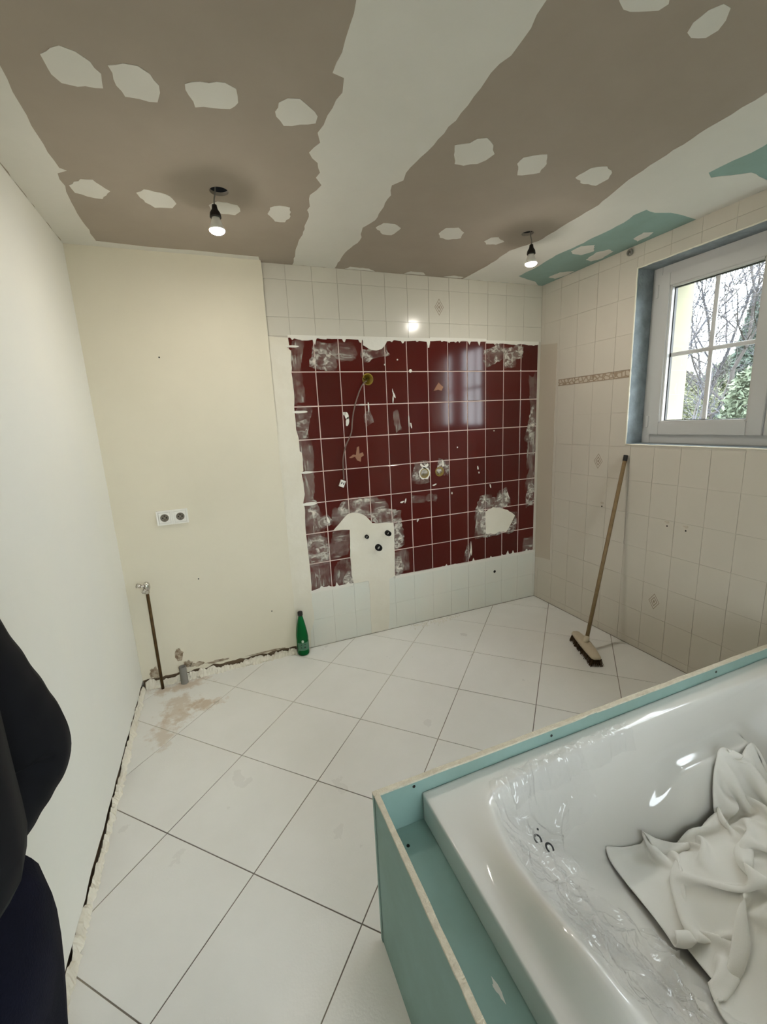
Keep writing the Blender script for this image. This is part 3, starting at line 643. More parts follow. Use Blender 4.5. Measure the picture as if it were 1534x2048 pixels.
SP = [
 [(-.268, 1.429), (-.24, 1.402), (-.219, 1.388), (-.189, 1.396), (-.164, 1.418), (-.147, 1.453), (-.153, 1.505), (-.213, 1.518), (-.248, 1.516), (-.263, 1.491), (-.266, 1.455)],
 [(-.126, 1.418), (-.091, 1.401), (-.058, 1.398), (-.032, 1.417), (-.015, 1.451), (-.015, 1.478), (-.025, 1.518), (-.068, 1.519), (-.104, 1.521), (-.119, 1.484), (-.12, 1.441)],
 [(.049, 1.426), (.087, 1.405), (.148, 1.39), (.177, 1.403), (.185, 1.454), (.165, 1.486), (.118, 1.496), (.072, 1.508), (.057, 1.465)],
 [(.288, 1.459), (.293, 1.42), (.314, 1.396), (.347, 1.388), (.381, 1.413), (.41, 1.442), (.411, 1.473), (.367, 1.492), (.321, 1.512), (.294, 1.478)],
 [(-.369, 2.06), (-.321, 2.004), (-.282, 1.997), (-.265, 2.03), (-.24, 2.068), (-.278, 2.137), (-.327, 2.131), (-.363, 2.113)],
 [(-.151, 2.052), (-.121, 2.019), (-.067, 2.028), (-.034, 2.048), (-.015, 2.103), (-.032, 2.144), (-.098, 2.158), (-.129, 2.121)],
 [(.107, 2.08), (.14, 2.039), (.178, 2.039), (.217, 2.049), (.232, 2.1), (.212, 2.14), (.162, 2.142), (.117, 2.132)],
 [(.343, 2.092), (.346, 2.035), (.383, 2.007), (.426, 2.012), (.441, 2.089), (.427, 2.15), (.383, 2.154)],
 [(.844, 2.096), (.861, 2.043), (.917, 2.038), (.962, 2.07), (.948, 2.154), (.901, 2.155)],
 [(.88, 1.442), (.923, 1.417), (.934, 1.391), (.963, 1.376), (1.007, 1.403), (1.041, 1.443), (1.033, 1.484), (1.016, 1.512), (.973, 1.536), (.936, 1.536)],
 [(1.159, 1.47), (1.156, 1.432), (1.183, 1.411), (1.226, 1.391), (1.266, 1.438), (1.282, 1.492), (1.244, 1.517), (1.209, 1.531)],
 [(1.446, 1.48), (1.449, 1.443), (1.453, 1.411), (1.504, 1.384), (1.56, 1.411), (1.584, 1.449), (1.577, 1.502), (1.515, 1.507)],
 [(1.171, 2.08), (1.174, 2.013), (1.231, 1.992), (1.289, 2.034), (1.309, 2.096), (1.256, 2.129), (1.199, 2.118)],
 [(1.452, 2.1), (1.46, 2.05), (1.495, 2.035), (1.562, 2.078), (1.542, 2.12), (1.486, 2.131)],
 [(1.244, 2.655), (1.27, 2.609), (1.358, 2.612), (1.392, 2.651)], [(1.527, 2.655), (1.577, 2.618), (1.659, 2.629), (1.655, 2.655)], [(.86, 2.66), (.88, 2.62), (1.0, 2.625), (1.05, 2.66)],
 [(.946, .868), (.969, .882), (.994, .893), (1.033, .886), (1.076, .869), (1.083, .85), (1.062, .83), (1.0, .815), (.955, .835)],
 [(1.203, .888), (1.189, .865), (1.19, .831), (1.207, .809), (1.234, .81), (1.259, .835), (1.271, .859), (1.264, .883), (1.227, .895)],
 [(2.033, 2.092), (2.032, 2.019), (2.096, 1.985), (2.166, 2.058), (2.139, 2.123), (2.071, 2.12)], [(2.234, 2.176), (2.198, 2.069), (2.233, 2.015), (2.287, 2.028), (2.315, 2.14), (2.288, 2.189)],
 [(2.24, 1.863), (2.219, 1.788), (2.267, 1.769), (2.292, 1.816), (2.293, 1.882)], [(2.244, 2.499), (2.247, 2.402), (2.325, 2.36), (2.334, 2.451), (2.311, 2.514)]]
for i, p in enumerate(SP): filler(p, 20+i, .004, .018, .0010)

# ---- bare bulbs
def bulb(x, y, hx, lab):
    e = empty('pendant_bulb', (x, y, ZC)); tag(e, lab, 'light bulb', 'bare bulbs hanging from the ceiling holes')
    v, f = tube(smoothpts([(hx-x, 0, .06), ((hx-x)*.6, .004, .0), (.002, .001, -.03), (0, 0, -.052)]), .0028, 8); obj('cord', v, f, 'pvc_grey', e, True)
    v, f = lathe([(.004, -.048), (.009, -.050), (.0105, -.060), (.012, -.066), (.0195, -.078), (.0215, -.090), (.0215, -.094), (.017, -.094)], 20); obj('socket', v, f, 'black', e, True)
    b = obj('bulb_body', *lathe([(.014, -.092), (.016, -.100), (.0185, -.108), (.025, -.124), (.0296, -.134), (.0302, -.138)], 24), 'outlet', e, True)
    prof = [(.0290*math.cos(t), -.137-.015*math.sin(t)) for t in [math.pi/2*q/8 for q in range(9)]]; prof[-1] = (.0012, prof[-1][1])
    obj('lit_dome', *lathe(prof, 24), 'lamp', b, True)
    return e
bulb(.121, 1.958, .136, 'lit bare bulb on a short cord near the wall with the double outlet')
bulb(1.640, 1.958, 1.634, 'lit bare bulb on a short cord beside the green ceiling board')

# ================================================================== OUTLET, PIPES, BOTTLE, BROOM
e = empty('double_outlet', (-.251, YS, 1.006)); tag(e, 'white double wall outlet on the cream plaster', 'outlet')
box('back_plate', (-.080, .080, -.006, .002, -.040, .040), 'outlet', e, .002)
for sx in (-.0405, .0405):
    v, f = ring(-.013, -.004, sx-.0400, sx+.0400, -.041, .041, .0085)
    v = [(b, a, c) for a, b, c in v]; me_ = fixn(mesh(v, f)); bm_ = bmesh.new(); bm_.from_mesh(me_); bmesh.ops.bevel(bm_, geom=bm_.edges[:], offset=.0016, segments=2, affect='EDGES'); bm_.to_mesh(me_); bm_.free(); link('frame_ring', me_, 'outlet', e)
for sx in (-.040, .040):
    ins = box('outlet_insert', (sx-.0300, sx+.0300, -.0115, -.005, -.0300, .0300), 'outlet', e, .002)
    v, f = lathe([(.0195, -.0006), (.0185, .004), (.0170, .009), (.001, .009)], 24, cap=False)
    # recessed face: dish built in front of the insert
    v, f = lathe([(.0215, 0), (.0215, .0022), (.0195, .0022), (.0180, .0010), (.001, .0010)], 24, cap=False)
    obj('dish', [(sx+p[0], -.0115-p[2], p[1]) for p in v], f, 'outlet_in', ins, True)
    for (dx, dz, r) in ((-.0095, 0, .0036), (.0095, 0, .0036), (0, .011, .0032), (0, -.011, .0022)):
        v, f = lathe([(r, 0), (r*.9, .0004), (.0003, .0004)], 12, cap=False); obj('pin_hole', [(sx+dx+p[0], -.0127-p[2], dz+p[1]) for p in v], f, 'hole', ins)

PX, PY = -.436, 2.598
e = empty('radiator_pipe', (PX, PY, 0)); tag(e, 'thin dark riser pipe with a chrome valve beside the left corner', 'pipe')
v, f = tube([(0, 0, 0), (.002, 0, .3), (.004, 0, .600)], .0085, 12); obj('pipe', v, f, 'copper', e, True)
v, f = lathe([(.011, .595), (.013, .598), (.013, .612), (.010, .616)], 6); obj('nut', [(p[0]+.004, p[1], p[2]) for p in v], f, 'chrome', e)
v, f = lathe([(.008, .61), (.014, .618), (.0175, .628), (.018, .638), (.0165, .650), (.011, .660), (.004, .664)], 18); vb = obj('valve_body', [(p[0]+.006, p[1], p[2]) for p in v], f, 'chrome', e, True)
def cyl_to(name, a, b, r0, r1, mat, par, n=14):
    m = Vector(a).lerp(Vector(b), .5); v, f = tube([a, m, b], [r0, (r0+r1)/2, r1], n); return obj(name, v, f, mat, par, True)
cyl_to('valve_spindle', (0, -.008, .640), (-.022, -.022, .652), .009, .007, 'chrome', vb)
cyl_to('valve_head', (-.020, -.020, .651), (-.036, -.028, .658), .011, .0125, 'chrome', vb)
cyl_to('outlet_branch', (-.002, -.010, .628), (-.012, -.020, .607), .009, .010, 'chrome', vb)
cyl_to('branch_opening', (-.0118, -.0198, .6075), (-.0124, -.0204, .6063), .0068, .0068, 'hole', vb)
DX, DY = -.318, 2.606
v, f = lathe([(.0205, -.001), (.0205, .105), (.0185, .107), (.0165, .105), (.0165, .06), (.001, .06)], 22, cap=False); V = [(p[0]+DX, p[1]+DY, p[2]) for p in v]
tag(obj('drain_stub', V, f, 'pvc_grey', None, True), 'short grey plastic waste pipe stub standing on the floor', 'pipe')

BXX, BYY = .402, 2.616
e = empty('green_bottle', (BXX, BYY, 0)); tag(e, 'green plastic water bottle standing on the floor against the wall', 'bottle')
prof = [(.001, .006), (.020, .004), (.030, 0), (.036, .004), (.0385, .012), (.0385, .026), (.0375, .032), (.0385, .038), (.0385, .098), (.0375, .104), (.0385, .110), (.0380, .125), (.0355, .150), (.0300, .185), (.0235, .220), (.0170, .250), (.0135, .268), (.0130, .275)]
bo = obj('bottle_body', *lathe(prof, 32, cap=False), 'bottle', e, True)
obj('cap', *lathe([(.0155, .271), (.0165, .273), (.0165, .292), (.0150, .297), (.001, .298)], 28), 'black', e, True)
k = plain('label film', (72, 118, 92), .4); M['label'] = k
v, f = [], []
for i in range(13):
    a = -math.pi/2-1.1+2.2*i/12
    for z in (.040, .094): v.append((.0389*math.cos(a), .0389*math.sin(a), z))
f = [(2*i, 2*i+2, 2*i+3, 2*i+1) for i in range(12)]
lb = obj('label', v, f, 'label', e, True, fix=False)
def onlabel(name, cx, cz, w, h, mat):
    V = [(0, 0, 0)]; n = 18
    V = []
    for q in range(n):
        t = 2*math.pi*q/n; a = -math.pi/2+cx+w*math.cos(t); V.append((.0393*math.cos(a), .0393*math.sin(a), cz+h*math.sin(t)))
    return obj(name, V, [tuple(range(n))], mat, lb, fix=False)
M['painted_glint'] = plain('pale emblem', (196, 214, 196), .4)  # pale blob painted on the bottle in place of a bulb highlight
onlabel('painted_glint', -.15, .105, .20, .010, 'painted_glint'); onlabel('print', -.10, .062, .42, .006, 'ink'); onlabel('print', -.38, .082, .10, .003, 'ink'); onlabel('print', .20, .083, .12, .003, 'ink')

# broom leaning on the right wall
e = empty('broom', (2.02, 1.83, 0)); tag(e, 'wooden broom leaning against the tiled wall under the window', 'broom')
top = Vector((2.322-2.02, 1.884-1.83, 1.205)); bot = Vector((0, 0, .055)); dr = (top-bot).normalized()
v, f = tube([bot, bot.lerp(top, .5), top-dr*.035], .0115, 12); obj('handle', v, f, 'wood', e, True)
v, f = tube([top-dr*.035, top], .0125, 12); obj('end_cap', v, f, 'black', e)
hd = Vector((-.40, -.90, 0)).normalized(); sd = Vector((hd.y, -hd.x, 0))
def headpt(a, b, z): p = hd*a+sd*b; return (p.x, p.y, z)
V, F = [], []; prof = [(-.165, .018), (-.15, .028), (-.08, .032), (0, .034), (.08, .032), (.15, .028), (.165, .018)]
for (a, w) in prof:
    hz = .074-.016*(abs(a)/.165)**2
    for (b, z) in ((-w, .046), (-w, hz-.008), (-w*.7, hz), (w*.7, hz), (w, hz-.008), (w, .046)): V.append(headpt(a, b, z))
for i in range(6):
    for k in range(6): F.append((i*6+k, i*6+(k+1) % 6, (i+1)*6+(k+1) % 6, (i+1)*6+k))
F += [tuple(range(6)), tuple(range(36, 42))]
hb = obj('head_block', V, F, 'broom_block', e, True)
v, f = tube([Vector((0, 0, .060))-dr*.0, Vector((0, 0, .060))+dr*.05], [.019, .0145], 12); obj('handle_socket', v, f, 'broom_block', hb, True)
V, F = [], []; rnd = random.Random(4)
for i in range(900):
    a, b = rnd.uniform(-.160, .160), rnd.uniform(-.026, .026); s = 1+.18*abs(a)/.16
    p0 = Vector(headpt(a, b, .048)); p1 = Vector(headpt(a*1.06+rnd.uniform(-.006, .006), b*1.5+rnd.uniform(-.006, .006), .001)); w = Vector((rnd.uniform(-1, 1), rnd.uniform(-1, 1), 0)).normalized()*.0016; n = len(V)
    V += [tuple(p0-w), tuple(p0+w), tuple(p1+w), tuple(p1-w)]; F.append((n, n+1, n+2, n+3))
br = obj('bristles', V, F, 'bristle', e); br['kind'] = 'stuff'

# ================================================================== BATH AND ITS SURROUND
TX0, TX1, TY0, TY1, ZR = .432, 2.232, .112, .911, .460
ZB = .507                                            # top of the boards
sr = empty('bath_surround', (.29, .926, 0)); tag(sr, 'boxed surround of green plasterboard with raw cream edges around the bath', 'surround')
def spart(name, b, mat, parent=sr, bevel=0):
    o = box(name, b, mat, parent, bevel)
    if parent is sr: o.location = (-.29, -.926, 0)
    return o
def wavy(name, a, b, w0, w1, axis, seed, parent):
    V, F = [], []; n = 60
    for i in range(n+1):
        t = a+(b-a)*i/n; d0 = .0018*noise.noise(Vector((t*9, seed, 0)))+.0008*noise.noise(Vector((t*40, seed, 0))); d1 = .0014*noise.noise(Vector((t*13, seed, 4))); hz = ZB+.0012*noise.noise(Vector((t*30, seed, 8)))
        for (u, z) in ((w0+d0, ZB-.006), (w0+d0, hz), (w1+d1, hz), (w1+d1, ZB-.006)): V.append((t, u, z) if axis == 'x' else (u, t, z))
    for i in range(n):
        for k in range(3): F.append((i*4+k, i*4+k+1, (i+1)*4+k+1, (i+1)*4+k))
    F += [(0, 1, 2, 3), (n*4, n*4+1, n*4+2, n*4+3)]
    return obj(name, V, F, 'board_core', parent)
for (nm, b, ed) in (('side_panel', (.290, .3025, .098, .9125, .001, ZB-.004), (.104, .911, .2893, .3035, 'y', 2)), ('long_panel', (.288, XR-.004, .9135, .926, .001, ZB-.004), (.288, XR-.006, .9125, .9275, 'x', 5)), ('near_panel', (.304, XR-.004, .0975, .110, .001, ZB-.004), (.304, XR-.006, .097, .1105, 'x', 8))):
    p = spart(nm, b, 'board_green'); wavy('raw_edge', *ed[:4], ed[4], ed[5], p)
spart('ledge', (.304, .4355, .1105, .9125, .358, .371), 'board_green'); spart('ledge', (TX1-.002, XR-.004, .1105, .9125, .358, .371), 'board_green')
for (x, y, z, ax) in ((.405, .9128, .489, 'y'), (.885, .9128, .482, 'y'), (1.68, .9128, .483, 'y'), (.357, .858, .3714, 'z')):
    v, f = lathe([(.0045, 0), (.004, .0012), (.001, .0006)], 12)
    V = [(x+p[0]-.29, y-p[2]-.926, z+p[1]) for p in v] if ax == 'y' else [(x+p[0]-.29, y+p[1]-.926, z+p[2]) for p in v]
    obj('screw', V, f, 'black', sr)
def wobpoly(cx, cy, rx, ry, sd, n=18): return [(cx+rx*math.cos(t)*(.7+.7*noise.noise(Vector((math.cos(t), math.sin(t), sd)))), cy+ry*math.sin(t)*(.7+.7*noise.noise(Vector((math.cos(t), math.sin(t), sd+4))))) for t in [2*math.pi*q/n for q in range(n)]]
for i, (cx, cy, rx, ry) in enumerate(((.320, .87, .010, .02), (.325, .76, .010, .07), (.33, .66, .009, .05), (.395, .52, .008, .03), (.39, .46, .012, .012))):
    slab('dried_plaster', [(p[0]-.29, p[1]-.926) for p in wobpoly(cx, cy, rx, ry, i*2.3)], [], lambda u, v: (u, v, .3716), lambda u, v: (u, v, .3700), 'compound', sr)

XCT = .505
def xl(y): t = (y-.47)/.39; return .508+.095*t*t
def yf(x): t = (x-1.25)/.9; return .852-.032*t*t
def yn(x): t = (x-1.25)/.9; return .155+.035*t*t
def xrr(y): t = (y-.5)/.36; return 2.145-.05*t*t
def smin(vals, k=.18):
    m = min(vals); s = sum(math.exp(-(v-m)/k) for v in vals); return m-k*math.log(s)+k*math.log(1.0)*0
def soft(s, e): return (math.sqrt(s*s+e*e)+s)/2
def tubz(x, y):
    dl, df, dn, dd = x-xl(y), yf(x)-y, y-yn(x), xrr(y)-x
    sl, sf, sn, sd_ = dl/.74, df/.17, dn/.17, dd/.30
    s = min(sl, sf, sn, sd_)
    s = smin([sl, sf, sn, sd_], .07)
    e = .016
    s = min(1.0, max(0.0, soft(s, e)-(e*e/4)/max(e, abs(s)+.3)))
    S = 1-(1-s)**2.1
    hb_ = .088*math.exp(-((y-.40)/.25)**2)
    ramp = sst(.446, xl(y)+.002, x)**1.3
    z = ZR+hb_*ramp*(1-sst(0, .5, dl))-(ZR-.075)*S
    # moulded arm rests along both long sides
    for dside, ww in ((df, 1), (dn, 1)):
        win_ = sst(1.02, 1.32, x)*(1-sst(1.62, 1.72, x))
        if win_ > 0 and dside > 0:
            shelf = .335-.26*sst(.085, .20, dside)-.02*sst(0, .08, dside)
            if shelf > z: z = z+(shelf-z)*win_
    return z
NX, NY = 250, 124
V, F = [], []
for i in range(NX+1):
    for j in range(NY+1):
        x = TX0+(TX1-TX0)*i/NX; y = TY0+(TY1-TY0)*j/NY; V.append((x, y, tubz(x, y)))
idx = lambda i, j: i*(NY+1)+j
for i in range(NX):
    for j in range(NY): F.append((idx(i, j), idx(i+1, j), idx(i+1, j+1), idx(i, j+1)))
bd = [idx(i, 0) for i in range(NX)]+[idx(NX, j) for j in range(NY)]+[idx(i, NY) for i in range(NX, 0, -1)]+[idx(0, j) for j in range(NY, 0, -1)]
prev = bd
for (o_, dz) in ((.0016, -.0008), (.003, -.004), (.003, -.012), (.001, -.086)):
    cur = []
    for q in bd:
        x, y, z = V[q]
        ox = -o_ if x < TX0+1e-6 else (o_ if x > TX1-1e-6 else 0); oy = -o_*.4 if y < TY0+1e-6 else (o_*.4 if y > TY1-1e-6 else 0)
        cur.append(len(V)); V.append((x+ox, y+oy, z+dz))
    m = len(bd)
    for q in range(m): F.append((prev[q], cur[q], cur[(q+1) % m], prev[(q+1) % m]))
    prev = cur
tubV = V[:(NX+1)*(NY+1)]
tub = obj('bathtub', V, F, 'tub', None, True); tag(tub, 'glossy white built-in bathtub with a raised headrest', 'bathtub')
V = []; 
obj('flange_bead', *join(tube([(.4375, TY0+.005, .372), (.4365, .5, .3725), (.4375, TY1-.008, .372)], .0022, 6)), 'tub', tub, True)

# clear film over the head end
V, F = [], []; nu, nv = 190, 120
def filmedge(y): return .86-.02*sst(.25, .5, y)-.08*sst(.5, .66, y)+.06*noise.noise(Vector((y*9, 2, 0)))+.04*noise.noise(Vector((y*31, 6, 0)))+.15*sst(.75, .82, y)
def filmpt(x, y, t):
    q = Vector((x, y, 0)); e_ = 1e-3
    gx = (tubz(x+e_, y)-tubz(x-e_, y))/(2*e_); gy = (tubz(x, y+e_)-tubz(x, y-e_))/(2*e_)
    n_ = Vector((-gx, -gy, 1)).normalized()
    w_ = Vector((noise.noise(q*5), noise.noise(q*5+Vector((4, 4, 4))), 0))*.35
    r1 = 1-abs(noise.noise(q*9+w_+Vector((3, 1, 0)))); r2 = 1-abs(noise.noise(q*23+w_*2+Vector((9, 4, 2)))); r3 = 1-abs(noise.noise(q*60+Vector((1, 4, 7))))
    lift = .003+.020*r1**7*sst(0, .12, t)+.008*r2**8+.0022*r3**6+.030*sst(.72, 1, t)*max(0, noise.noise(q*9+Vector((0, 0, 7)))+.30)
    return tuple(Vector((x, y, tubz(x, y)))+n_*lift)
for i in range(nu+1):
    y = .16+(.862-.16)*i/nu
    a = xl(y)+.010+.006*noise.noise(Vector((y*14, 8, 0))); b = filmedge(y)
    for j in range(nv+1): V.append(filmpt(a+(b-a)*j/nv, y, j/nv))
for i in range(nu):
    for j in range(nv): F.append((i*(nv+1)+j, i*(nv+1)+j+1, (i+1)*(nv+1)+j+1, (i+1)*(nv+1)+j))
# tail of the film pulled along the far rim
k0 = len(V); mu, mv = 120, 26
for i in range(mu+1):
    x = .66+(1.16-.66)*i/mu
    ya = yf(x)+.026+.012*noise.noise(Vector((x*9, 3, 0))); yb_ = yf(x)-.012-.020*max(0, noise.noise(Vector((x*7, 5, 0)))+.3)*(1-.6*i/mu)
    for j in range(mv+1):
        y = ya+(yb_-ya)*j/mv; p = Vector(filmpt(x, y, .02)); V.append(tuple(p+Vector((0, 0, .004*(1-abs(noise.noise(Vector((x*16-y*50, y*20, 2)))))**8))))
for i in range(mu):
    for j in range(mv): F.append((k0+i*(mv+1)+j, k0+i*(mv+1)+j+1, k0+(i+1)*(mv+1)+j+1, k0+(i+1)*(mv+1)+j))
film = obj('plastic_film', V, F, 'film', None, True, fix=False); tag(film, 'crumpled clear plastic film clinging to the head end of the bathtub', 'plastic film')
FV = V
# black print on the film
def glyph_on_film(s, y, t, size):
    cu = bpy.data.curves.new('t', 'FONT'); cu.body = s; cu.size = size; cu.align_x = 'CENTER'; cu.align_y = 'CENTER'; cu.resolution_u = 4; cu.offset = .0012
    o = bpy.data.objects.new('t', cu); COL.objects.link(o); bpy.context.view_layer.update()
    me = bpy.data.meshes.new_from_object(o.evaluated_get(bpy.context.evaluated_depsgraph_get())); bpy.data.objects.remove(o)
    i, j = int((y-.16)/(.862-.16)*nu), int(t*nv)
    p = Vector(FV[i*(nv+1)+j]); ty = (Vector(FV[(i-3)*(nv+1)+j])-Vector(FV[(i+3)*(nv+1)+j])).normalized(); tx = (Vector(FV[i*(nv+1)+j+3])-Vector(FV[i*(nv+1)+j-3])).normalized()
    n_ = Vector((.15, -.35, .92)).normalized()          # this fold of the film stands off the wall of the bath
    ty = Vector((-.12, -1, -.25)); ty = (ty-n_*ty.dot(n_)).normalized()
    up = n_.cross(ty)
    for v_ in me.vertices: c = v_.co.copy(); v_.co = p+ty*c.x+up*c.y+n_*.007
    ob = link('printed_letter', me, 'ink', film); return ob
glyph_on_film('C', .744, .56, .030); glyph_on_film('C', .700, .50, .030); glyph_on_film('.', .780, .58, .034)

# crumpled sheet lying in the bath: a sheet much larger than its resting place, relaxed until it buckles into folds
import numpy as np
TZ = np.array([v[2] for v in tubV]).reshape(NX+1, NY+1)
def tub_height(x, y):
    fx = np.clip((x-TX0)/(TX1-TX0)*NX, 0, NX-1.001); fy = np.clip((y-TY0)/(TY1-TY0)*NY, 0, NY-1.001)
    i0 = fx.astype(int); j0 = fy.astype(int); u = fx-i0; w = fy-j0
    return TZ[i0, j0]*(1-u)*(1-w)+TZ[i0+1, j0]*u*(1-w)+TZ[i0, j0+1]*(1-u)*w+TZ[i0+1, j0+1]*u*w
def drape(na, nb, h, corners, z0, amp, seed, steps=240, mound=.15):
    rng = np.random.RandomState(seed)
    u, v = np.meshgrid(np.linspace(0, 1, na), np.linspace(0, 1, nb), indexing='ij')
    c = np.array(corners)                               # plan corners of the crumpled footprint
    P = np.zeros((na, nb, 3))
    for k in (0, 1): P[..., k] = c[0][k]*(1-u)*(1-v)+c[1][k]*u*(1-v)+c[2][k]*u*v+c[3][k]*(1-u)*v
    f = np.zeros((na, nb))
    for _ in range(14):
        a = rng.uniform(-1.15, -.35); fr = rng.uniform(8, 26); ph = rng.uniform(0, 6.28)
        f += np.abs(np.sin((P[..., 0]*np.sin(-a)+P[..., 1]*np.cos(a))*fr+ph+1.5*np.sin(P[..., 0]*9+ph)))/fr*9
    P[..., 2] = z0+amp*(f/f.max())+rng.normal(0, .002, (na, nb))
    Q = P.copy()
    def con(A, B, L, k):
        d = B-A; n = np.linalg.norm(d, axis=-1, keepdims=True)+1e-9
        e = d*(1-L/n)*.5*k
        e = np.where(n < L, e*.55, e)                   # resists stretching more than crumpling
        return e
    for it in range(steps):
        vel = (P-Q)*.93; Q = P.copy(); P = P+vel; P[..., 2] -= .0009
        for sub in range(6):
            for (di, dj, kk) in ((1, 0, 1.), (0, 1, 1.), (1, 1, .6), (1, -1, .6), (2, 0, .35), (0, 2, .35), (4, 0, .10), (0, 4, .10)):
                L = h*math.hypot(di, dj)
                for par in (0, 1):
                    ia = np.arange(0, na-di); ja = np.arange(max(0, -dj), nb-max(0, dj))
                    sel = ia[(ia//max(1, di)) % 2 == par] if di else ia
                    sj = ja if di else ja[(ja//max(1, dj)) % 2 == par]
                    if len(sel) == 0 or len(sj) == 0: continue
                    A = P[np.ix_(sel, sj)]; B = P[np.ix_(sel+di, sj+dj)]; e = con(A, B, L, kk)
                    P[np.ix_(sel, sj)] = A+e; P[np.ix_(sel+di, sj+dj)] = B-e
            g = tub_height(P[..., 0], P[..., 1])+.006+mound*np.exp(-((P[..., 0]-1.36)/.34)**4-((P[..., 1]-.47)/.22)**4)   # the bunched underside it rests on
            hit = P[..., 2] < g
            P[..., 2] = np.where(hit, g, P[..., 2])
            for k in (0, 1): P[..., k] = np.where(hit, Q[..., k]*.8+P[..., k]*.2, P[..., k])
    return P
def gridmesh(P):
    na, nb = P.shape[:2]
    return [tuple(p) for p in P.reshape(-1, 3).tolist()], [(i*nb+j, (i+1)*nb+j, (i+1)*nb+j+1, i*nb+j+1) for i in range(na-1) for j in range(nb-1)]
PB = drape(112, 78, .0112, [(.88, .23), (1.84, .20), (1.80, .75), (1.02, .64)], .34, .14, 8)
V, F = gridmesh(PB)
cl = obj('dust_sheet', V, F, 'cloth', None, True, fix=False); tag(cl, 'crumpled white cotton sheet heaped in the bottom of the bathtub', 'cloth')
md = cl.modifiers.new('fine', 'SUBSURF'); md.levels = 1; md.render_levels = 1
md = cl.modifiers.new('thick', 'SOLIDIFY'); md.thickness = .002; md.offset = 1

# ================================================================== PERSON AT THE LEFT EDGE
def skin(name, pts, edges, mat, parent, sub=2, root=0):
    me = bpy.data.meshes.new(name); me.from_pydata([p[:3] for p in pts], edges, []); o = link(name, me, mat, parent)
    o.modifiers.new('skin', 'SKIN'); 
    for i, p in enumerate(pts):
        r = p[3]; r = r if isinstance(r, tuple) else (r, r)
        me.skin_vertices[0].data[i].radius = r; me.skin_vertices[0].data[i].use_root = (i == root)
    md_ = o.modifiers.new('sub', 'SUBSURF'); md_.levels = sub; md_.render_levels = sub
    bpy.context.view_layer.update()
    m2 = bpy.data.meshes.new_from_object(o.evaluated_get(bpy.context.evaluated_depsgraph_get())); o.modifiers.clear(); o.data = m2
    m2.polygons.foreach_set('use_smooth', [True]*len(m2.polygons))
    if not m2.materials: m2.materials.append(M[mat])
    return o
pe = empty('person', (-.38, .50, 0)); tag(pe, 'person in a black quilted jacket and navy trousers, hand in jacket pocket', 'person')
OX, OY = -.38, .50
def Pp(l): return [(x-OX, y-OY, z, r) for x, y, z, r in l]
body = [(-.37, .48, .95, .10), (-.37, .48, 1.15, .11), (-.375, .48, 1.36, .10), (-.37, .48, 1.47, .052), (-.355, .48, 1.56, .07), (-.345, .48, 1.64, .085), (-.355, .48, 1.71, .065),
        (-.37, .60, 1.385, .055), (-.345, .645, 1.20, .042), (-.320, .682, 1.035, .038), (-.345, .62, .985, .03), (-.36, .57, .975, .03),
        (-.37, .36, 1.385, .055), (-.40, .29, 1.22, .042), (-.41, .27, 1.07, .036), (-.38, .27, .93, .028), (-.36, .27, .86, .026),
        (-.375, .565, .88, .085), (-.385, .585, .50, .055), (-.39, .58, .10, .04), (-.375, .395, .88, .085), (-.375, .37, .50, .055), (-.39, .37, .10, .04)]
be = [(0, 1), (1, 2), (2, 3), (3, 4), (4, 5), (5, 6), (2, 7), (7, 8), (8, 9), (9, 10), (10, 11), (2, 12), (12, 13), (13, 14), (14, 15), (15, 16), (0, 17), (17, 18), (18, 19), (0, 20), (20, 21), (21, 22)]
def hand(px, py, pz, dx):
    n = len(body); body.append((px, py, pz-.05, .022)); return n
fing = []
for (wi, bx0, by0, bz0) in ((11, -.368, .53, .955), (16, -.355, .27, .80)):
    n = len(body); body.append((bx0, by0, bz0, (.030, .018))); be.append((wi, n))
    for q, (dy, ln) in enumerate(((-.026, .062), (-.009, .072), (.009, .068), (.026, .054))):
        a = len(body); body.append((bx0+.004, by0+dy, bz0-.040, .0095)); body.append((bx0+.012, by0+dy*1.05, bz0-.040-ln*.55, .0085)); body.append((bx0+.024, by0+dy*1.05, bz0-.040-ln, .007)); be += [(n, a), (a, a+1), (a+1, a+2)]
    a = len(body); body.append((bx0+.028, by0-.03, bz0+.0, .011)); body.append((bx0+.045, by0-.036, bz0-.035, .009)); be += [(n, a), (a, a+1)]
bo_ = skin('body', Pp(body), be, 'skin', pe)
V, F = lathe([(.001, .10), (.05, .092), (.083, .06), (.094, .02), (.092, -.03), (.078, -.07)], 20, cap=False)
hr = obj('hair', [(p[0]*1.02-.358-OX, p[1]*.92+.48-OY, p[2]+1.655) for p in V], F, 'hair', pe, True)
V, F = lathe([(.001, .014), (.009, .008), (.012, 0), (.009, -.008), (.001, -.012)], 10)
nose = obj('nose', [(p[0]*.9-.255-OX, p[1]*.8+.48-OY, p[2]*1.6+1.625) for p in V], F, 'skin', bo_, True)
for s in (-1, 1):
    V, F = lathe([(.0005, .009), (.008, .006), (.010, 0), (.008, -.006), (.0005, -.009)], 10); obj('eye', [(p[0]*.6-.268-OX, p[1]*1.3+.48+s*.032-OY, p[2]*.7+1.645) for p in V], F, 'ink', bo_, True)
    V, F = lathe([(.0005, .03), (.010, .02), (.013, 0), (.009, -.02), (.0005, -.028)], 10); obj('ear', [(p[0]*1.2-.352-OX, p[1]*.6+.48+s*.086-OY, p[2]+1.63) for p in V], F, 'skin', bo_, True)
V, F = lathe([(.0005, .005), (.014, .003), (.018, 0), (.014, -.003), (.0005, -.005)], 12); obj('mouth', [(p[0]*.5-.268-OX, p[1]*1.2+.48-OY, p[2]+1.585) for p in V], F, 'motif_red', bo_, True)
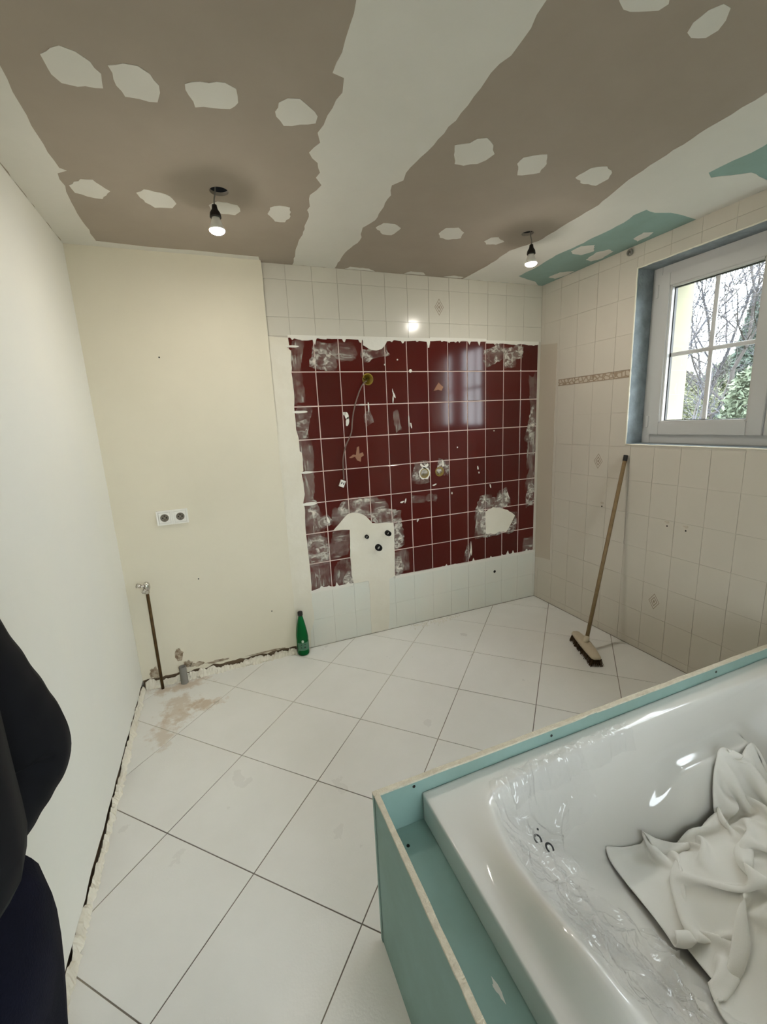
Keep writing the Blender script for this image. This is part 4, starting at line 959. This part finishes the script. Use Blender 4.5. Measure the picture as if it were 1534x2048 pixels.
# jacket: torso with both sleeves, puffed between the quilting seams
jk = [(-.37, .48, .965, (.150, .125)), (-.37, .48, 1.08, (.150, .128)), (-.37, .48, 1.22, (.150, .128)), (-.37, .48, 1.36, (.120, .11)), (-.37, .48, 1.46, .075), (-.365, .48, 1.505, .072)]
je = [(0, 1), (1, 2), (2, 3), (3, 4), (4, 5)]
def sleeve(ch, root):
    last = root; n = 3
    for i in range(len(ch)-1):
        a, b = ch[i], ch[i+1]
        for q in range(n):
            for (tt, kf) in ((q/n, .97), ((q+.5)/n, 1.02)):
                if i == 0 and q == 0 and kf < 1: tt = .04
                jk.append(tuple(a[c]+(b[c]-a[c])*tt for c in range(3))+((a[3]+(b[3]-a[3])*tt)*kf,)); je.append((last, len(jk)-1)); last = len(jk)-1
    jk.append(ch[-1]); je.append((last, len(jk)-1))
sleeve([(-.37, .590, 1.375, .085), (-.345, .655, 1.19, .080), (-.316, .696, 1.030, .078), (-.345, .625, .985, .066), (-.36, .56, .975, .054)], 3)
sleeve([(-.37, .37, 1.375, .082), (-.40, .315, 1.20, .074), (-.41, .295, 1.05, .066), (-.385, .285, .93, .056), (-.365, .28, .88, .050)], 3)
skin('jacket', Pp(jk), je, 'jacket', pe)
tr = [(-.375, .49, .99, (.13, .12)), (-.375, .51, .90, (.14, .135)), (-.378, .582, .82, .128), (-.385, .585, .62, .098), (-.385, .585, .50, .085), (-.39, .58, .30, .074), (-.39, .58, .07, .068), (-.378, .395, .80, .105), (-.385, .375, .62, .095), (-.385, .37, .50, .085), (-.39, .365, .30, .074), (-.39, .365, .07, .068)]
tro = skin('trousers', Pp(tr), [(0, 1), (1, 2), (2, 3), (3, 4), (4, 5), (5, 6), (1, 7), (7, 8), (8, 9), (9, 10), (10, 11)], 'trousers', pe)
for yy in (.58, .365):
    skin('shoe', Pp([(-.41, yy, .045, .044), (-.34, yy, .045, .046), (-.27, yy, .038, .042), (-.22, yy, .034, .032)]), [(0, 1), (1, 2), (2, 3)], 'shoe', pe)

# plaster crumbs on the floor at the foot of the back wall
V, F = [], []; rnd = random.Random(9)
for i in range(150):
    t = rnd.random(); x = 1.20+.36*t+rnd.gauss(0, .02); y = 2.650-abs(rnd.gauss(0, .030)); s = rnd.uniform(.002, .009)
    if y > 2.655: continue
    a = rnd.uniform(0, 6.28); n = len(V)
    for q in range(5): V.append((x+s*math.cos(a+q*1.257)*rnd.uniform(.7, 1.2), y-.004+s*math.sin(a+q*1.257)*rnd.uniform(.7, 1.2), .0005))
    V.append((x, y-.004, s*.8)); F += [(n+q, n+(q+1) % 5, n+5) for q in range(5)]
cr = obj('plaster_crumbs', V, F, 'white_fill'); cr['kind'] = 'stuff'; tag(cr, 'white plaster crumbs scattered on the floor along the back wall', 'debris')

# ================================================================== GARDEN BEYOND THE WINDOW
struct(box('ground_outside', (-18, 40, -22, 34, -.9, -.7), 'lawn'))
def bare_tree(base, h, seed, lab, mat):
    rnd = random.Random(seed); V, F = [], []
    def seg(p, q, r0, r1, n=5):
        d = (q-p).normalized(); a = d.cross(Vector((.3, .5, .8))).normalized(); b = d.cross(a); k = len(V)
        for (c, r) in ((p, r0), (q, r1)):
            for t in range(n): w = 2*math.pi*t/n; V.append(tuple(c+(a*math.cos(w)+b*math.sin(w))*r))
        for t in range(n): F.append((k+t, k+(t+1) % n, k+n+(t+1) % n, k+n+t))
    def grow(p, d, L, r, lev):
        steps = 4
        for s in range(steps):
            d = (d+Vector((rnd.gauss(0, .13), rnd.gauss(0, .13), rnd.gauss(.03, .10)))).normalized(); q = p+d*L/steps; r1 = r*.86
            seg(p, q, r, r1, 5 if lev < 2 else 3); p, r = q, r1
            if lev < 5 and (s > 0 or lev > 0) and rnd.random() < (.9 if lev < 2 else .80):
                ax = Vector((rnd.gauss(0, 1), rnd.gauss(0, 1), rnd.gauss(0, .5))).normalized(); nd = (d+ax*.85).normalized()
                grow(p, nd, L*rnd.uniform(.55, .75), max(.0055, r*.62), lev+1)
        if lev < 5: grow(p, (d+Vector((rnd.gauss(0, .3), rnd.gauss(0, .3), .1))).normalized(), L*.7, r*.9, lev+1)
    grow(Vector((0, 0, 0)), Vector((.02, .02, 1)), h*.42, h*.011, 0)
    e = empty('bare_tree', base); tag(e, lab, 'tree', 'bare trees outside the window')
    obj('branches', V, F, mat, e, fix=False)
bare_tree((8.6, 5.75, -.75), 6.2, 3, 'leafless grey tree standing just outside the window', 'bark')
bare_tree((11.2, 6.5, -.75), 7.2, 11, 'leafless tree leaning over the green conifer outside', 'bark2')
bare_tree((9.9, 7.0, -.75), 6.5, 23, 'leafless brown tree beside the cream window reveal', 'bark2')
bare_tree((12.4, 8.0, -.75), 7.5, 31, 'leafless tree at the back of the garden behind the shrubs', 'bark')
def bush(base, rx, ry, h, n, mat, seed, lab, cat, conical, s=.07):
    rnd = random.Random(seed); V, F = [], []
    for i in range(n):
        t = rnd.random()**.8; a = rnd.uniform(0, 6.283); k = (1-t*.92) if conical else math.sqrt(max(.02, 1-(2*t-1)**2))*.95+.05
        rr = (rnd.random()**.35)*k*(.8+.35*noise.noise(Vector((math.cos(a)*2, math.sin(a)*2, t*5+seed))))
        p = Vector((rx*rr*math.cos(a), ry*rr*math.sin(a), .1+t*h)); u = Vector((rnd.gauss(0, 1), rnd.gauss(0, 1), rnd.gauss(0, .6))).normalized(); w = u.cross(Vector((rnd.gauss(0, 1), rnd.gauss(0, 1), rnd.gauss(0, 1)))).normalized()
        L = s*rnd.uniform(.6, 1.5); k2 = len(V); V += [tuple(p-u*L), tuple(p+w*L*.35), tuple(p+u*L), tuple(p-w*L*.35)]; F.append((k2, k2+1, k2+2, k2+3))
    e = empty('evergreen', base); tag(e, lab, cat, 'green plants outside the window')
    obj('foliage', V, F, mat, e, fix=False)['kind'] = 'stuff'
    v, f = tube([(0, 0, 0), (.02, 0, h*.4), (0, .02, h*.8)], [.09, .06, .02], 7); obj('trunk', v, f, 'bark', e)
bush((12.2, 6.75, -.75), .95, .95, 4.7, 9000, 'leaf2', 1, 'blue-green conifer with an open crown in the garden', 'tree', True)
bush((9.3, 5.05, -.75), .75, .6, 2.75, 7000, 'leaf1', 2, 'rounded green shrub under the conifer in the garden', 'shrub', False, .055)
bush((15.5, 10.6, -.75), 1.7, 2.0, 3.1, 8000, 'leaf3', 3, 'low olive hedge behind the leafless trees', 'shrub', False)
bush((19.0, 10.0, -.75), 1.6, 1.2, 4.0, 8000, 'leaf3', 4, 'olive shrub between the hedge and the conifer', 'shrub', False)
bush((14.0, 4.0, -.75), 1.5, 1.5, 4.2, 7000, 'leaf1', 5, 'tall green bush growing past the conifer', 'shrub', True)
for i_, (x_, y_, r_, h_, lab_) in enumerate(((22.6, 12.6, 2.2, 4.4, 'distant green bush beyond the conifer at the garden end'), (24.8, 17.6, 2.2, 4.2, 'distant olive bush beyond the leafless trees at the garden end'), (21.5, 7.6, 2.0, 4.6, 'distant olive bush beyond the rounded shrub at the garden end'))):
    bush((x_, y_, -.75), r_, r_, h_, 9000, 'leaf3' if i_ else 'leaf1', 40+i_, lab_, 'shrub', False, .15)
